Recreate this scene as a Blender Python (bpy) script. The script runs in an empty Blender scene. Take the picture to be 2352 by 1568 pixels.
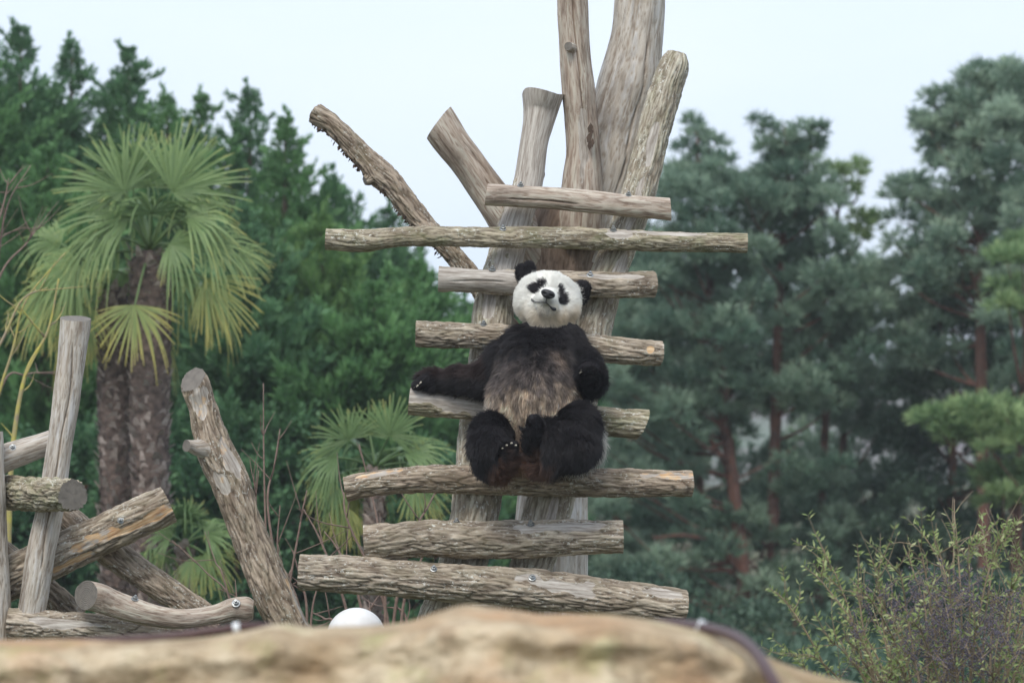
import bpy, math, random
import numpy as np
from mathutils import Vector, Matrix

random.seed(7)
rng = np.random.default_rng(7)
SC = bpy.context.scene
COL = SC.collection
pi = math.pi

# ------------------------------------------------------------------ camera, sky, sun, exposure
LENS, CAMZ, PITCH = 105.0, 2.2, math.radians(1.8)
K = 36.0 / LENS / 2352.0            # tangent of one unit of the 2352 wide measuring grid
CP, SP = math.cos(PITCH), math.sin(PITCH)
cam = bpy.data.cameras.new('camera'); cam.lens = LENS; cam.sensor_width = 36
cam.clip_start = 0.1; cam.clip_end = 2000
cam.dof.use_dof = True; cam.dof.focus_distance = 13.85; cam.dof.aperture_fstop = 2.7
cam.dof.aperture_blades = 8
cam_o = bpy.data.objects.new('camera', cam); COL.objects.link(cam_o)
cam_o.location = (0, 0, CAMZ); cam_o.rotation_euler = (pi / 2 + PITCH, 0, 0)
SC.camera = cam_o

SUN_EL, SUN_AZ = math.radians(52), math.radians(200)   # azimuth from +Y, clockwise
w = bpy.data.worlds.new('World'); SC.world = w; w.use_nodes = True
nt = w.node_tree; nt.nodes.clear()
sky = nt.nodes.new('ShaderNodeTexSky'); sky.sky_type = 'NISHITA'; sky.sun_disc = False
sky.sun_elevation = SUN_EL; sky.sun_rotation = SUN_AZ; sky.air_density = 1.0; sky.dust_density = 2.0
tc = nt.nodes.new('ShaderNodeTexCoord'); mp = nt.nodes.new('ShaderNodeMapping')
mp.inputs['Scale'].default_value = (1.6, 1.6, 5.0)
nz = nt.nodes.new('ShaderNodeTexNoise'); nz.inputs['Scale'].default_value = 2.2; nz.inputs['Detail'].default_value = 4
nt.links.new(tc.outputs['Generated'], mp.inputs[0]); nt.links.new(mp.outputs[0], nz.inputs[0])
cr = nt.nodes.new('ShaderNodeValToRGB')
cr.color_ramp.elements[0].position = 0.3; cr.color_ramp.elements[0].color = (6.2, 7.25, 8.8, 1)
cr.color_ramp.elements[1].position = 0.7; cr.color_ramp.elements[1].color = (7.0, 7.75, 8.8, 1)
nt.links.new(nz.outputs['Fac'], cr.inputs[0])
mx = nt.nodes.new('ShaderNodeMixRGB'); mx.inputs[0].default_value = 0.93
bg = nt.nodes.new('ShaderNodeBackground'); bg.inputs['Strength'].default_value = 0.085
out = nt.nodes.new('ShaderNodeOutputWorld')
nt.links.new(sky.outputs[0], mx.inputs[1]); nt.links.new(cr.outputs[0], mx.inputs[2])
nt.links.new(mx.outputs[0], bg.inputs[0]); nt.links.new(bg.outputs[0], out.inputs[0])

sl = bpy.data.lights.new('sun', 'SUN'); sl.energy = 1.5; sl.angle = math.radians(30); sl.color = (1, .93, .82)
so = bpy.data.objects.new('sun', sl); COL.objects.link(so)
sd = Vector((math.sin(SUN_AZ) * math.cos(SUN_EL), math.cos(SUN_AZ) * math.cos(SUN_EL), math.sin(SUN_EL)))
so.rotation_euler = sd.to_track_quat('Z', 'Y').to_euler()
so.location = (0, 0, 30)

SC.view_settings.view_transform = 'Standard'; SC.view_settings.look = 'None'
SC.view_settings.exposure = 0.75; SC.view_settings.gamma = 1; SC.view_settings.use_curve_mapping = False
SC.render.engine = 'CYCLES'
SC.cycles.use_denoising = True
SC.cycles.max_bounces = 6; SC.cycles.diffuse_bounces = 3; SC.cycles.transparent_max_bounces = 8
SC.cycles.caustics_reflective = False; SC.cycles.caustics_refractive = False

# ------------------------------------------------------------------ helpers
def P(x, y, Y):
    """world point seen at measuring-grid position (x, y) that lies Y metres ahead"""
    dx, dz = (x - 1176) * K, (784 - y) * K
    t = Y / (CP - dz * SP)
    return np.array([dx * t, Y, CAMZ + t * (SP + dz * CP)])

def R(px, Y): return px * K * Y

def unproj(v):
    v = np.atleast_2d(v)
    rel = v - np.array([0, 0, CAMZ])
    f = rel[:, 1] * CP + rel[:, 2] * SP
    u = -rel[:, 1] * SP + rel[:, 2] * CP
    return 1176 + rel[:, 0] / f / K, 784 - u / f / K

_perm = np.random.default_rng(3).permutation(512)
_perm = np.concatenate([_perm, _perm, _perm])
_g = np.random.default_rng(4).normal(size=(512, 3)); _g /= np.linalg.norm(_g, axis=1)[:, None]
def noise(p):
    p = np.asarray(p, float); i = np.floor(p).astype(int); f = p - i
    u = f * f * f * (f * (f * 6 - 15) + 10); i &= 511
    def h(a, b, c):
        idx = _perm[_perm[_perm[(i[:, 0] + a) & 511] + ((i[:, 1] + b) & 511)] + ((i[:, 2] + c) & 511)]
        return (_g[idx] * (f - np.array([a, b, c]))).sum(1)
    def L(a, b, t): return a + (b - a) * t
    x0 = L(L(h(0,0,0), h(1,0,0), u[:,0]), L(h(0,1,0), h(1,1,0), u[:,0]), u[:,1])
    x1 = L(L(h(0,0,1), h(1,0,1), u[:,0]), L(h(0,1,1), h(1,1,1), u[:,0]), u[:,1])
    return L(x0, x1, u[:,2]) * 1.5
def fbm(p, o=4):
    s = 0; a = 1; p = np.asarray(p, float)
    for k in range(o): s = s + a * noise(p * 2 ** k + 17.3 * k); a *= .5
    return s
def sstep(a, b, x):
    t = np.clip((x - a) / (b - a), 0, 1); return t * t * (3 - 2 * t)

def mesh_np(name, V, F, mat, parent=None, attrs=None, smooth=True, mats=None, midx=None):
    """F: (n,3) or (n,4) array, or a list of such arrays"""
    Fs = F if isinstance(F, list) else [F]
    Fs = [f for f in Fs if len(f)]
    me = bpy.data.meshes.new(name)
    me.vertices.add(len(V)); me.vertices.foreach_set('co', np.asarray(V, np.float32).ravel())
    tot = sum(f.size for f in Fs); n = sum(len(f) for f in Fs)
    me.loops.add(tot); me.polygons.add(n)
    me.loops.foreach_set('vertex_index', np.concatenate([f.ravel() for f in Fs]).astype(np.int32))
    sizes = np.concatenate([np.full(len(f), f.shape[1]) for f in Fs])
    st = np.concatenate([[0], np.cumsum(sizes)[:-1]])
    me.polygons.foreach_set('loop_start', st.astype(np.int32))
    me.polygons.foreach_set('use_smooth', np.full(n, smooth))
    for m in (mats or [mat]): me.materials.append(m)
    if midx is not None: me.polygons.foreach_set('material_index', midx.astype(np.int32))
    for k, v in (attrs or {}).items():
        v = np.asarray(v, np.float32)
        if v.ndim == 1:
            a = me.attributes.new(k, 'FLOAT', 'POINT'); a.data.foreach_set('value', v)
        else:
            a = me.attributes.new(k, 'FLOAT_COLOR', 'POINT')
            c = np.ones((len(v), 4), np.float32); c[:, :3] = v; a.data.foreach_set('color', c.ravel())
    me.update(calc_edges=True); me.validate()
    o = bpy.data.objects.new(name, me); COL.objects.link(o)
    if parent is not None:
        o.parent = parent
        o.matrix_parent_inverse = Matrix.Translation(-Vector(parent_world(parent)))
    return o

def parent_world(o):
    v = Vector((0, 0, 0))
    while o is not None:
        v = v + o.location if o.get('_abs') is None else v + o.location
        o = o.parent if o.parent is None else None
    return v

def tag(o, label=None, cat=None, group=None, kind=None):
    if label: o['label'] = label
    if cat: o['category'] = cat
    if group: o['group'] = group
    if kind: o['kind'] = kind
    return o

def thing(name, label, cat, loc=(0, 0, 0), group=None):
    o = bpy.data.objects.new(name, None); COL.objects.link(o)
    o.location = tuple(loc); o.empty_display_size = .2
    return tag(o, label, cat, group)

class MB:
    """collects raw geometry for one mesh"""
    def __init__(s): s.V = []; s.Q = []; s.T = []; s.A = []; s.n = 0
    def add(s, V, Q=None, T=None, a=0.0):
        V = np.asarray(V, float)
        if Q is not None and len(Q): s.Q.append(np.asarray(Q) + s.n)
        if T is not None and len(T): s.T.append(np.asarray(T) + s.n)
        s.V.append(V); s.A.append(np.broadcast_to(np.asarray(a, float), (len(V),)).copy()); s.n += len(V)
    def build(s, name, mat, parent=None, smooth=True):
        F = []
        if s.Q: F.append(np.concatenate(s.Q))
        if s.T: F.append(np.concatenate(s.T))
        return mesh_np(name, np.concatenate(s.V), F, mat, parent, {'var': np.concatenate(s.A)}, smooth)

def catmull(pts, n):
    pts = np.asarray(pts, float)
    ext = np.vstack([2 * pts[0] - pts[1], pts, 2 * pts[-1] - pts[-2]])
    m = len(pts) - 1; t = np.linspace(0, m, n); i = np.minimum(t.astype(int), m - 1); f = (t - i)[:, None]
    a, b, c, d = ext[i], ext[i+1], ext[i+2], ext[i+3]
    return .5 * ((2*b) + (-a + c)*f + (2*a - 5*b + 4*c - d)*f*f + (-a + 3*b - 3*c + d)*f**3)

def tube_np(pts, rad, nr=6, n=None, closed=True):
    """simple tapered tube -> V, Q, T"""
    pts = np.asarray(pts, float); rad = np.asarray(rad, float)
    if n is None: n = max(4, 3 * len(pts))
    q = catmull(np.column_stack([pts, rad]), n); c = q[:, :3]; r = np.maximum(q[:, 3], .0004)
    t = np.gradient(c, axis=0); t /= np.linalg.norm(t, axis=1)[:, None] + 1e-9
    ref = np.array([.13, .97, .2]) if abs(t[:, 1]).mean() < .8 else np.array([1, 0, .1])
    e1 = np.cross(t, ref); e1 /= np.linalg.norm(e1, axis=1)[:, None] + 1e-9; e2 = np.cross(t, e1)
    th = np.linspace(0, 2*pi, nr, endpoint=False)
    V = c[:, None] + r[:, None, None] * (np.cos(th)[None, :, None]*e1[:, None] + np.sin(th)[None, :, None]*e2[:, None])
    V = V.reshape(-1, 3)
    i, j = np.meshgrid(np.arange(n-1), np.arange(nr), indexing='ij'); j2 = (j+1) % nr
    Q = np.stack([i*nr+j, i*nr+j2, (i+1)*nr+j2, (i+1)*nr+j], -1).reshape(-1, 4)
    V = np.vstack([V, c[0], c[-1]]); k = n*nr
    jj = np.arange(nr); j2 = (jj+1) % nr
    T = np.vstack([np.stack([np.full(nr, k), j2, jj], -1), np.stack([np.full(nr, k+1), (n-1)*nr+jj, (n-1)*nr+j2], -1)])
    return V, Q, T

def blades(mb, pos, dr, nrm, length, width, var, bend=0.0):
    """rhombic leaves: pos, dr (unit), nrm (unit), all (n,3)"""
    n = len(pos)
    side = np.cross(dr, nrm); side /= np.linalg.norm(side, axis=1)[:, None] + 1e-9
    L = np.broadcast_to(length, (n,))[:, None]; W = np.broadcast_to(width, (n,))[:, None]
    mid = pos + dr * L * .45
    tip = pos + dr * L; tip = tip + nrm * L * (-bend if np.isscalar(bend) else -bend[:, None])
    V = np.stack([pos, mid + side*W*.5, tip, mid - side*W*.5], 1).reshape(-1, 3)
    b = np.arange(n)[:, None]*4
    Q = b + np.array([[0, 1, 2, 3]])
    mb.add(V, Q=Q, a=np.repeat(np.broadcast_to(var, (n,)), 4))

def unit(v): return v / (np.linalg.norm(v, axis=-1, keepdims=True) + 1e-9)

# ------------------------------------------------------------------ materials
class NT:
    def __init__(s, name):
        s.m = bpy.data.materials.new(name); s.m.use_nodes = True; s.t = s.m.node_tree
        s.b = s.t.nodes['Principled BSDF']; s.o = s.t.nodes['Material Output']
    def n(s, typ, **kw):
        nd = s.t.nodes.new('ShaderNode' + typ)
        for k, v in kw.items():
            if k.startswith('i_'): nd.inputs[k[2:].replace('_', ' ')].default_value = v
            else: setattr(nd, k, v)
        return nd
    def l(s, a, b): s.t.links.new(a, b)
    def attr(s, name): return s.n('Attribute', attribute_name=name)
    def noise(s, scale, detail=3, vec=None, sc3=None, rough=.55):
        nd = s.n('TexNoise'); nd.inputs['Scale'].default_value = scale; nd.inputs['Detail'].default_value = detail
        nd.inputs['Roughness'].default_value = rough
        if vec is None: vec = s.n('TexCoord').outputs['Object']
        if sc3:
            mpn = s.n('Mapping'); mpn.inputs['Scale'].default_value = sc3; s.l(vec, mpn.inputs[0]); vec = mpn.outputs[0]
        s.l(vec, nd.inputs['Vector']); return nd.outputs['Fac']
    def ramp(s, fac, stops):
        r = s.n('ValToRGB'); e = r.color_ramp.elements
        while len(e) < len(stops): e.new(.5)
        for k, (p, c) in enumerate(stops):
            e[k].position = p; e[k].color = (*c, 1) if len(c) == 3 else c
        s.l(fac, r.inputs[0]); return r.outputs[0]
    def mix(s, fac, a, b):
        m = s.n('MixRGB')
        for k, v in ((0, fac), (1, a), (2, b)):
            if isinstance(v, (int, float)): m.inputs[k].default_value = v
            elif isinstance(v, tuple): m.inputs[k].default_value = (*v, 1)
            else: s.l(v, m.inputs[k])
        return m.outputs[0]
    def math(s, op, a, b=0.0, clamp=False):
        m = s.n('Math', operation=op); m.use_clamp = clamp
        for k, v in ((0, a), (1, b)):
            if isinstance(v, (int, float)): m.inputs[k].default_value = v
            else: s.l(v, m.inputs[k])
        return m.outputs[0]
    def bump(s, h, dist, strength=1.0):
        b = s.n('Bump'); b.inputs['Distance'].default_value = dist; b.inputs['Strength'].default_value = strength
        s.l(h, b.inputs['Height']); s.l(b.outputs[0], s.b.inputs['Normal'])

def wood_mat(name, ridge, furrow, peelc, lichen=(.70, .71, .66), lich=.25, green=0.0, stain=(.10, .07, .05), stain_amt=.4):
    """log surface: 'wc' holds the wood coordinate (angle, radius*angle, length) so grain runs along the log"""
    T = NT(name)
    wc = T.n('Attribute', attribute_name='wc').outputs['Vector']
    h = T.attr('h').outputs['Fac']; peel = T.attr('peel').outputs['Fac']
    grain = T.noise(1, 5, wc, (260, 260, 22), .65)
    streak = T.noise(1, 4, wc, (38, 38, 5.0), .6)
    blotch = T.noise(1, 4, wc, (11, 11, 7), .6)
    speck = T.noise(1, 3, wc, (95, 95, 60), .7)
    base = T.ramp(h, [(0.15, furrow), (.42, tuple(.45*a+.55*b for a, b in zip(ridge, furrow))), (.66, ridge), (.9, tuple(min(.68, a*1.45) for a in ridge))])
    tint = T.noise(1, 3, wc, (22, 22, 6), .6)
    base = T.mix(T.math('MULTIPLY', T.ramp(tint, [(.35, (0, 0, 0)), (.65, (1, 1, 1))]), .4), base, tuple(a*b for a, b in zip(ridge, (.72, .62, .52))))
    base = T.mix(T.ramp(grain, [(.35, (0, 0, 0)), (.7, (1, 1, 1))]), T.mix(.35, base, (furrow)), base)
    base = T.mix(T.math('MULTIPLY', T.ramp(streak, [(.5, (0, 0, 0)), (.72, (1, 1, 1))]), stain_amt), base, stain)
    big = T.noise(1, 4, wc, (9, 9, 3.2), .6)
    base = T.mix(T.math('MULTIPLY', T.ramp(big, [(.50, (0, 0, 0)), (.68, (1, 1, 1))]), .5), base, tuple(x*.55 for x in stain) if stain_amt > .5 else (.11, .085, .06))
    lf = T.math('MULTIPLY', T.math('MULTIPLY', T.ramp(speck, [(.55, (0, 0, 0)), (.66, (1, 1, 1))]), T.ramp(blotch, [(.42, (0, 0, 0)), (.6, (1, 1, 1))])), lich, True)
    base = T.mix(lf, base, lichen)
    if green:
        gf = T.math('MULTIPLY', T.ramp(T.noise(1, 4, wc, (16, 16, 9), .6), [(.45, (0, 0, 0)), (.65, (1, 1, 1))]), green)
        base = T.mix(gf, base, (.16, .19, .08))
    fr = T.attr('fresh').outputs['Fac']
    gr2 = T.noise(1, 4, wc, (75, 75, 9), .65)
    old = T.ramp(gr2, [(.3, (.20, .17, .14)), (.5, (.40, .36, .32)), (.7, (.58, .55, .50))])
    new = T.ramp(gr2, [(.3, (.34, .17, .08)), (.5, (.56, .38, .22)), (.7, (.72, .58, .40))])
    fm = T.ramp(T.math('ADD', T.noise(1, 4, wc, (16, 16, 10), .6), T.math('SUBTRACT', fr, .5)), [(.48, (0, 0, 0)), (.58, (1, 1, 1))])
    pc = T.mix(fm, old, new)
    col = T.mix(T.ramp(peel, [(.4, (0, 0, 0)), (.6, (1, 1, 1))]), base, pc)
    T.l(col, T.b.inputs['Base Color']); T.b.inputs['Roughness'].default_value = .85
    T.b.inputs['Specular IOR Level'].default_value = .25
    T.bump(T.mix(.5, grain, speck), .0035, .8)
    return T.m

M = {}
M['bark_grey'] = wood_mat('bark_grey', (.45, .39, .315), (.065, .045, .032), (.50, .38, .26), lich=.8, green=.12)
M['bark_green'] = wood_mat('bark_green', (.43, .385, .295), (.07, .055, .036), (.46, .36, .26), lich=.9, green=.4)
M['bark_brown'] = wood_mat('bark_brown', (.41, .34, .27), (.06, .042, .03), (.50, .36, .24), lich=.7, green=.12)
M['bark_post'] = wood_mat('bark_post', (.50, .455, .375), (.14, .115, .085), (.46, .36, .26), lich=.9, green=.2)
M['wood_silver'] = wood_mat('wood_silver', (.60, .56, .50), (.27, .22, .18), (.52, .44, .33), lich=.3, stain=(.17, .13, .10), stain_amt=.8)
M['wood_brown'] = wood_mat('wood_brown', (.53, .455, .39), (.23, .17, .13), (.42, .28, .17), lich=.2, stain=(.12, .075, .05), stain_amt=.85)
M['wood_shaded_decay'] = wood_mat('wood_shaded_decay', (.24, .18, .14), (.11, .08, .06), (.32, .2, .12), lich=.1, stain=(.08, .05, .035), stain_amt=.7)  # decaying brown wood, with the upper trunk's shade mixed into the colour

def end_mat(name, a, b):
    T = NT(name); rg = T.attr('ring').outputs['Fac']
    wc = T.n('Attribute', attribute_name='wc').outputs['Vector']
    n1 = T.noise(1, 4, wc, (30, 30, 30))
    s = T.math('SINE', T.math('ADD', T.math('MULTIPLY', rg, 900), T.math('MULTIPLY', n1, 14)))
    c = T.mix(T.ramp(s, [(0, (0, 0, 0)), (1, (1, 1, 1))]), a, b)
    c = T.mix(T.ramp(n1, [(.4, (0, 0, 0)), (.7, (1, 1, 1))]), c, tuple(x*.6 for x in a))
    T.l(c, T.b.inputs['Base Color']); T.b.inputs['Roughness'].default_value = .9
    T.bump(T.mix(.6, n1, s), .002, .6); return T.m
M['end_pale'] = end_mat('end_grain_pale', (.46, .39, .30), (.36, .29, .21))
M['end_grey'] = end_mat('end_grain_grey', (.22, .20, .175), (.15, .13, .115))

def leaf_mat(name, c1, c2, trans=.35, rough=.55, c3=None):
    T = NT(name); v = T.attr('var').outputs['Fac']
    stops = [(0, c1), (1, c2)] if c3 is None else [(0, c1), (.55, c2), (1, c3)]
    c = T.ramp(v, stops)
    T.l(c, T.b.inputs['Base Color']); T.b.inputs['Roughness'].default_value = rough
    T.b.inputs['Specular IOR Level'].default_value = .3
    tr = T.n('BsdfTranslucent'); T.l(c, tr.inputs[0])
    ms = T.n('MixShader'); ms.inputs[0].default_value = trans
    T.l(T.b.outputs[0], ms.inputs[1]); T.l(tr.outputs[0], ms.inputs[2]); T.l(ms.outputs[0], T.o.inputs[0])
    return T.m
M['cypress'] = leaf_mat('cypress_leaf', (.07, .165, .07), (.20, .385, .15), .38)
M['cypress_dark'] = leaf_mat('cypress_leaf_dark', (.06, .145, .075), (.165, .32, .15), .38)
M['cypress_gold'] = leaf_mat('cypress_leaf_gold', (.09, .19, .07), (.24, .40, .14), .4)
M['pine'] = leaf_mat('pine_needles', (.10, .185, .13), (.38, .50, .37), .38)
M['pine_hazed'] = leaf_mat('pine_needles_hazed', (.13, .22, .16), (.46, .58, .44), .38)  # paler copy of pine, haze lightening put into the needle colour
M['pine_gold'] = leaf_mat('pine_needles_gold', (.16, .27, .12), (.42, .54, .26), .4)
M['ivy'] = leaf_mat('dark_leaves', (.05, .10, .07), (.12, .19, .13), .25)
M['palm'] = leaf_mat('palm_leaf', (.115, .20, .085), (.28, .39, .16), .36, .33, (.66, .58, .19))
M['palm_dark'] = leaf_mat('palm_leaf_dark', (.08, .15, .06), (.20, .30, .12), .32, .36, (.50, .46, .15))
M['shrub_leaf'] = leaf_mat('shrub_leaf', (.16, .24, .08), (.32, .40, .15), .4, .35, (.58, .60, .33))

def plain(name, c, rough=.8, var=.0, scale=30, c2=None, metal=0, bump=0, spec=.4):
    T = NT(name); T.b.inputs['Roughness'].default_value = rough; T.b.inputs['Metallic'].default_value = metal
    T.b.inputs['Specular IOR Level'].default_value = spec
    n1 = T.noise(scale, 5)
    T.l(T.mix(T.ramp(n1, [(.35, (0, 0, 0)), (.65, (1, 1, 1))]), c, c2 or tuple(x*(1-var) for x in c)), T.b.inputs['Base Color'])
    if bump: T.bump(n1, bump)
    return T.m
M['pine_bark'] = plain('pine_bark', (.19, .09, .065), .9, c2=(.10, .06, .05), scale=9, bump=.02)
M['trunk_dark'] = plain('conifer_trunk', (.11, .075, .055), .9, .5, 9, bump=.01)
M['palm_fibre'] = plain('palm_fibre', (.17, .125, .105), .95, c2=(.06, .045, .04), scale=22, bump=.02)
M['palm_boot'] = plain('palm_boot', (.50, .42, .38), .9, c2=(.26, .20, .17), scale=30)
M['twig'] = plain('twig_bark', (.24, .17, .14), .8, c2=(.16, .11, .09), scale=40)
M['twig_lichen'] = plain('twig_yellow_lichen', (.42, .38, .09), .9, c2=(.28, .23, .16), scale=14)
M['stem'] = plain('shrub_stem', (.30, .23, .16), .7, c2=(.20, .16, .10), scale=30)
M['berry'] = plain('dark_berries', (.085, .075, .11), .6, c2=(.15, .13, .16), scale=60)
M['steel'] = plain('galvanised_steel', (.42, .44, .45), .42, .35, 200, metal=.85)
M['cable'] = plain('brown_rubber', (.085, .045, .045), .45, .25, 20)
M['clip'] = plain('white_plastic', (.72, .76, .78), .5, .08, 20)
M['white'] = plain('white_gloss', (.86, .87, .90), .45, .04, 7, c2=(.70, .70, .68))

# ------------------------------------------------------------------ setting
def ground():
    T = NT('ground'); n1 = T.noise(.6, 6); n2 = T.noise(9, 5)
    c = T.ramp(n1, [(.35, (.06, .085, .03)), (.6, (.12, .10, .06))])
    c = T.mix(T.math('MULTIPLY', n2, .5), c, (.05, .06, .025))
    T.l(c, T.b.inputs['Base Color']); T.b.inputs['Roughness'].default_value = .95; T.bump(n2, .05)
    g = 40; xs = np.linspace(-1, 1, g); xs = np.sign(xs)*abs(xs)**2.2*520
    X, Yy = np.meshgrid(xs, xs, indexing='ij')
    Z = .05*noise(np.column_stack([X.ravel()*.21, Yy.ravel()*.21, X.ravel()*0]))
    V = np.column_stack([X.ravel(), Yy.ravel(), Z - .05])
    i, j = np.meshgrid(np.arange(g-1), np.arange(g-1), indexing='ij')
    Q = np.stack([i*g+j, (i+1)*g+j, (i+1)*g+j+1, i*g+j+1], -1).reshape(-1, 4)
    tag(mesh_np('ground', V, Q, T.m), kind='structure')
    # distant wooded slope
    T = NT('hill'); n1 = T.noise(.35, 7); n2 = T.noise(.05, 4)
    c = T.ramp(n1, [(.3, (.09, .085, .09)), (.5, (.14, .12, .125)), (.7, (.22, .19, .19))])
    c = T.mix(T.ramp(n2, [(.45, (0, 0, 0)), (.6, (1, 1, 1))]), c, (.13, .17, .13))
    T.l(c, T.b.inputs['Base Color']); T.b.inputs['Roughness'].default_value = 1; T.bump(n1, 1.5)
    nx, ny = 160, 40
    xs = np.linspace(-260, 260, nx); ys = np.linspace(95, 420, ny)
    X, Yy = np.meshgrid(xs, ys, indexing='ij'); x, y = X.ravel(), Yy.ravel()
    ht = 8.5 * sstep(95, 230, y) * (1 + .35*noise(np.column_stack([x*.012, y*.01, y*0]))) - 1
    ht += 1.2*fbm(np.column_stack([x*.12, y*.12, y*0]), 3)
    Q = (lambda i, j: np.stack([i*ny+j, (i+1)*ny+j, (i+1)*ny+j+1, i*ny+j+1], -1).reshape(-1, 4))(*np.meshgrid(np.arange(nx-1), np.arange(ny-1), indexing='ij'))
    tag(mesh_np('hill', np.column_stack([x, y, ht]), Q, T.m), kind='structure')
ground()

def haze():
    m = bpy.data.materials.new('haze'); m.use_nodes = True; t = m.node_tree; t.nodes.remove(t.nodes['Principled BSDF'])
    v = t.nodes.new('ShaderNodeVolumePrincipled'); v.inputs['Density'].default_value = HAZE; v.inputs['Color'].default_value = (.93, .97, 1, 1)
    v.inputs['Anisotropy'].default_value = .2
    t.links.new(v.outputs[0], t.nodes['Material Output'].inputs['Volume'])
    x, y0, y1, z0, z1 = 600, -600, 620, -3, 24
    V = np.array([(a, b, c) for a in (-x, x) for b in (y0, y1) for c in (z0, z1)], float)
    F = np.array([[0, 1, 3, 2], [4, 6, 7, 5], [0, 4, 5, 1], [2, 3, 7, 6], [0, 2, 6, 4], [1, 5, 7, 3]])
    tag(mesh_np('haze', V, F, m, smooth=False), kind='stuff')
HAZE = .0011
haze()

# ------------------------------------------------------------------ foreground rock, cable
CREST = np.array([(-700,1500),(-300,1488),(-100,1478),(0,1472),(150,1470),(300,1478),(480,1464),(590,1444),(640,1430),(700,1442),(850,1440),(960,1427),
    (1010,1408),(1070,1394),(1150,1401),(1250,1415),(1300,1412),(1400,1414),(1500,1427),(1600,1448),(1700,1482),(1790,1522),(1860,1545),
    (1950,1572),(2050,1605),(2200,1650),(2500,1730),(2900,1800)], float)
def rock():
    T = NT('sandstone'); oc = T.n('TexCoord').outputs['Object']
    n1 = T.noise(5, 6, oc, (1, 1, 1.6)); n2 = T.noise(1.9, 4, oc); n3 = T.noise(40, 5, oc)
    c = T.ramp(n1, [(.32, (.30, .215, .13)), (.48, (.49, .385, .26)), (.62, (.64, .545, .40))])
    c = T.mix(T.math('MULTIPLY', T.ramp(n2, [(.50, (0, 0, 0)), (.62, (1, 1, 1))]), .7), c, (.46, .25, .13))
    c = T.mix(T.math('MULTIPLY', n3, .45), c, (.30, .23, .14))
    n4 = T.noise(14, 6, oc, (1, 1, 1), .7)
    c = T.mix(T.math('MULTIPLY', T.ramp(n4, [(.42, (1, 1, 1)), (.52, (0, 0, 0))]), .5), c, (.22, .16, .10))
    up = T.n('SeparateXYZ'); geo = T.n('NewGeometry'); T.l(geo.outputs['Normal'], up.inputs[0])
    moss = T.math('MULTIPLY', T.ramp(T.noise(8, 5, oc), [(.55, (0, 0, 0)), (.7, (1, 1, 1))]), .4)
    c = T.mix(moss, c, (.33, .35, .14))
    T.l(c, T.b.inputs['Base Color']); T.b.inputs['Roughness'].default_value = .95; T.b.inputs['Specular IOR Level'].default_value = .15
    T.bump(T.mix(.5, n1, n3), .02)
    nx, nv = 420, 150
    px = np.linspace(-650, 2850, nx); cy = np.interp(px, CREST[:, 0], CREST[:, 1])
    cy = np.convolve(np.pad(cy, 3, 'edge'), np.ones(7)/7, 'valid')
    crest = np.array([P(a, b, 7.0) for a, b in zip(px, cy)])
    # profile across: (offset in Y from the crest, drop below crest); front edge wanders
    prof = np.array([(1.0, 2.6), (.75, 1.2), (.6, .45), (.35, .10), (.12, .012), (0, 0), (-.08, .003), (-.15, .010), (-.20, .022), (-.235, .045), (-.235, .07), (-.235, .095), (-.26, .125), (-.31, .16), (-.36, .22), (-.35, .30), (-.40, .45), (-.5, .9), (-.72, 1.5), (-.85, 2.6)])
    pv = catmull(prof, nv)
    V = np.zeros((nx, nv, 3))
    X = crest[:, 0]
    edge = .12*noise(np.column_stack([X*1.9, X*0+3, X*0])) + .05*noise(np.column_stack([X*6, X*0+8, X*0])) - .16*np.exp(-((px-1250)/330)**2) + .03
    for k in range(nv):
        yy, dz = pv[k]
        V[:, k, 0] = X; V[:, k, 1] = 7.0 + yy + edge*(yy < 0)*min(1, -yy*5); V[:, k, 2] = crest[:, 2] - dz
    V = V.reshape(-1, 3)
    wt = np.repeat(np.clip((abs(pv[:, 0]) + pv[:, 1])*4, .12, 1)[None], nx, 0).ravel()
    d = .055*fbm(V*np.array([3.4, 3.4, 5]), 5); r = .02*(1-abs(noise(V*np.array([2.0, 2, 5.])+9))*2.2)
    V[:, 2] += (d*.5 + .3*r)*wt; V[:, 1] -= (d + r)*wt
    i, j = np.meshgrid(np.arange(nx-1), np.arange(nv-1), indexing='ij')
    Q = np.stack([i*nv+j, (i+1)*nv+j, (i+1)*nv+j+1, i*nv+j+1], -1).reshape(-1, 4)
    o = mesh_np('rock', V, Q, T.m)
    tag(o, 'long pale ochre sandstone rock along the bottom, out of focus, brown cable over its end', 'rock')
    pts = [(-400,1486,7.3,10),(-100,1482,7.3,10),(60,1478,7.3,10),(230,1472,7.3,10),(400,1460,7.3,10),(500,1446,7.3,10),(590,1437,7.32,10),(700,1452,7.35,10),(900,1450,7.35,10),
           (1200,1445,7.35,10),(1420,1436,7.3,10),(1540,1432,7.2,11),(1610,1440,7.05,13),(1680,1458,6.85,14),(1730,1492,6.65,14),(1765,1545,6.48,14.5),(1788,1600,6.4,15),(1800,1700,6.36,15),(1806,1900,6.33,15)]
    c = thing('cable', 'thick brown cable running along and over the blurred rock edge', 'cable', P(1680, 1458, 6.85))
    V, Q, Tt = tube_np([P(a, b, y) for a, b, y, r in pts], [R(r, y) for a, b, y, r in pts], 12, 120)
    mesh_np('sheath', V, [Q, Tt], M['cable'], c)
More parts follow.
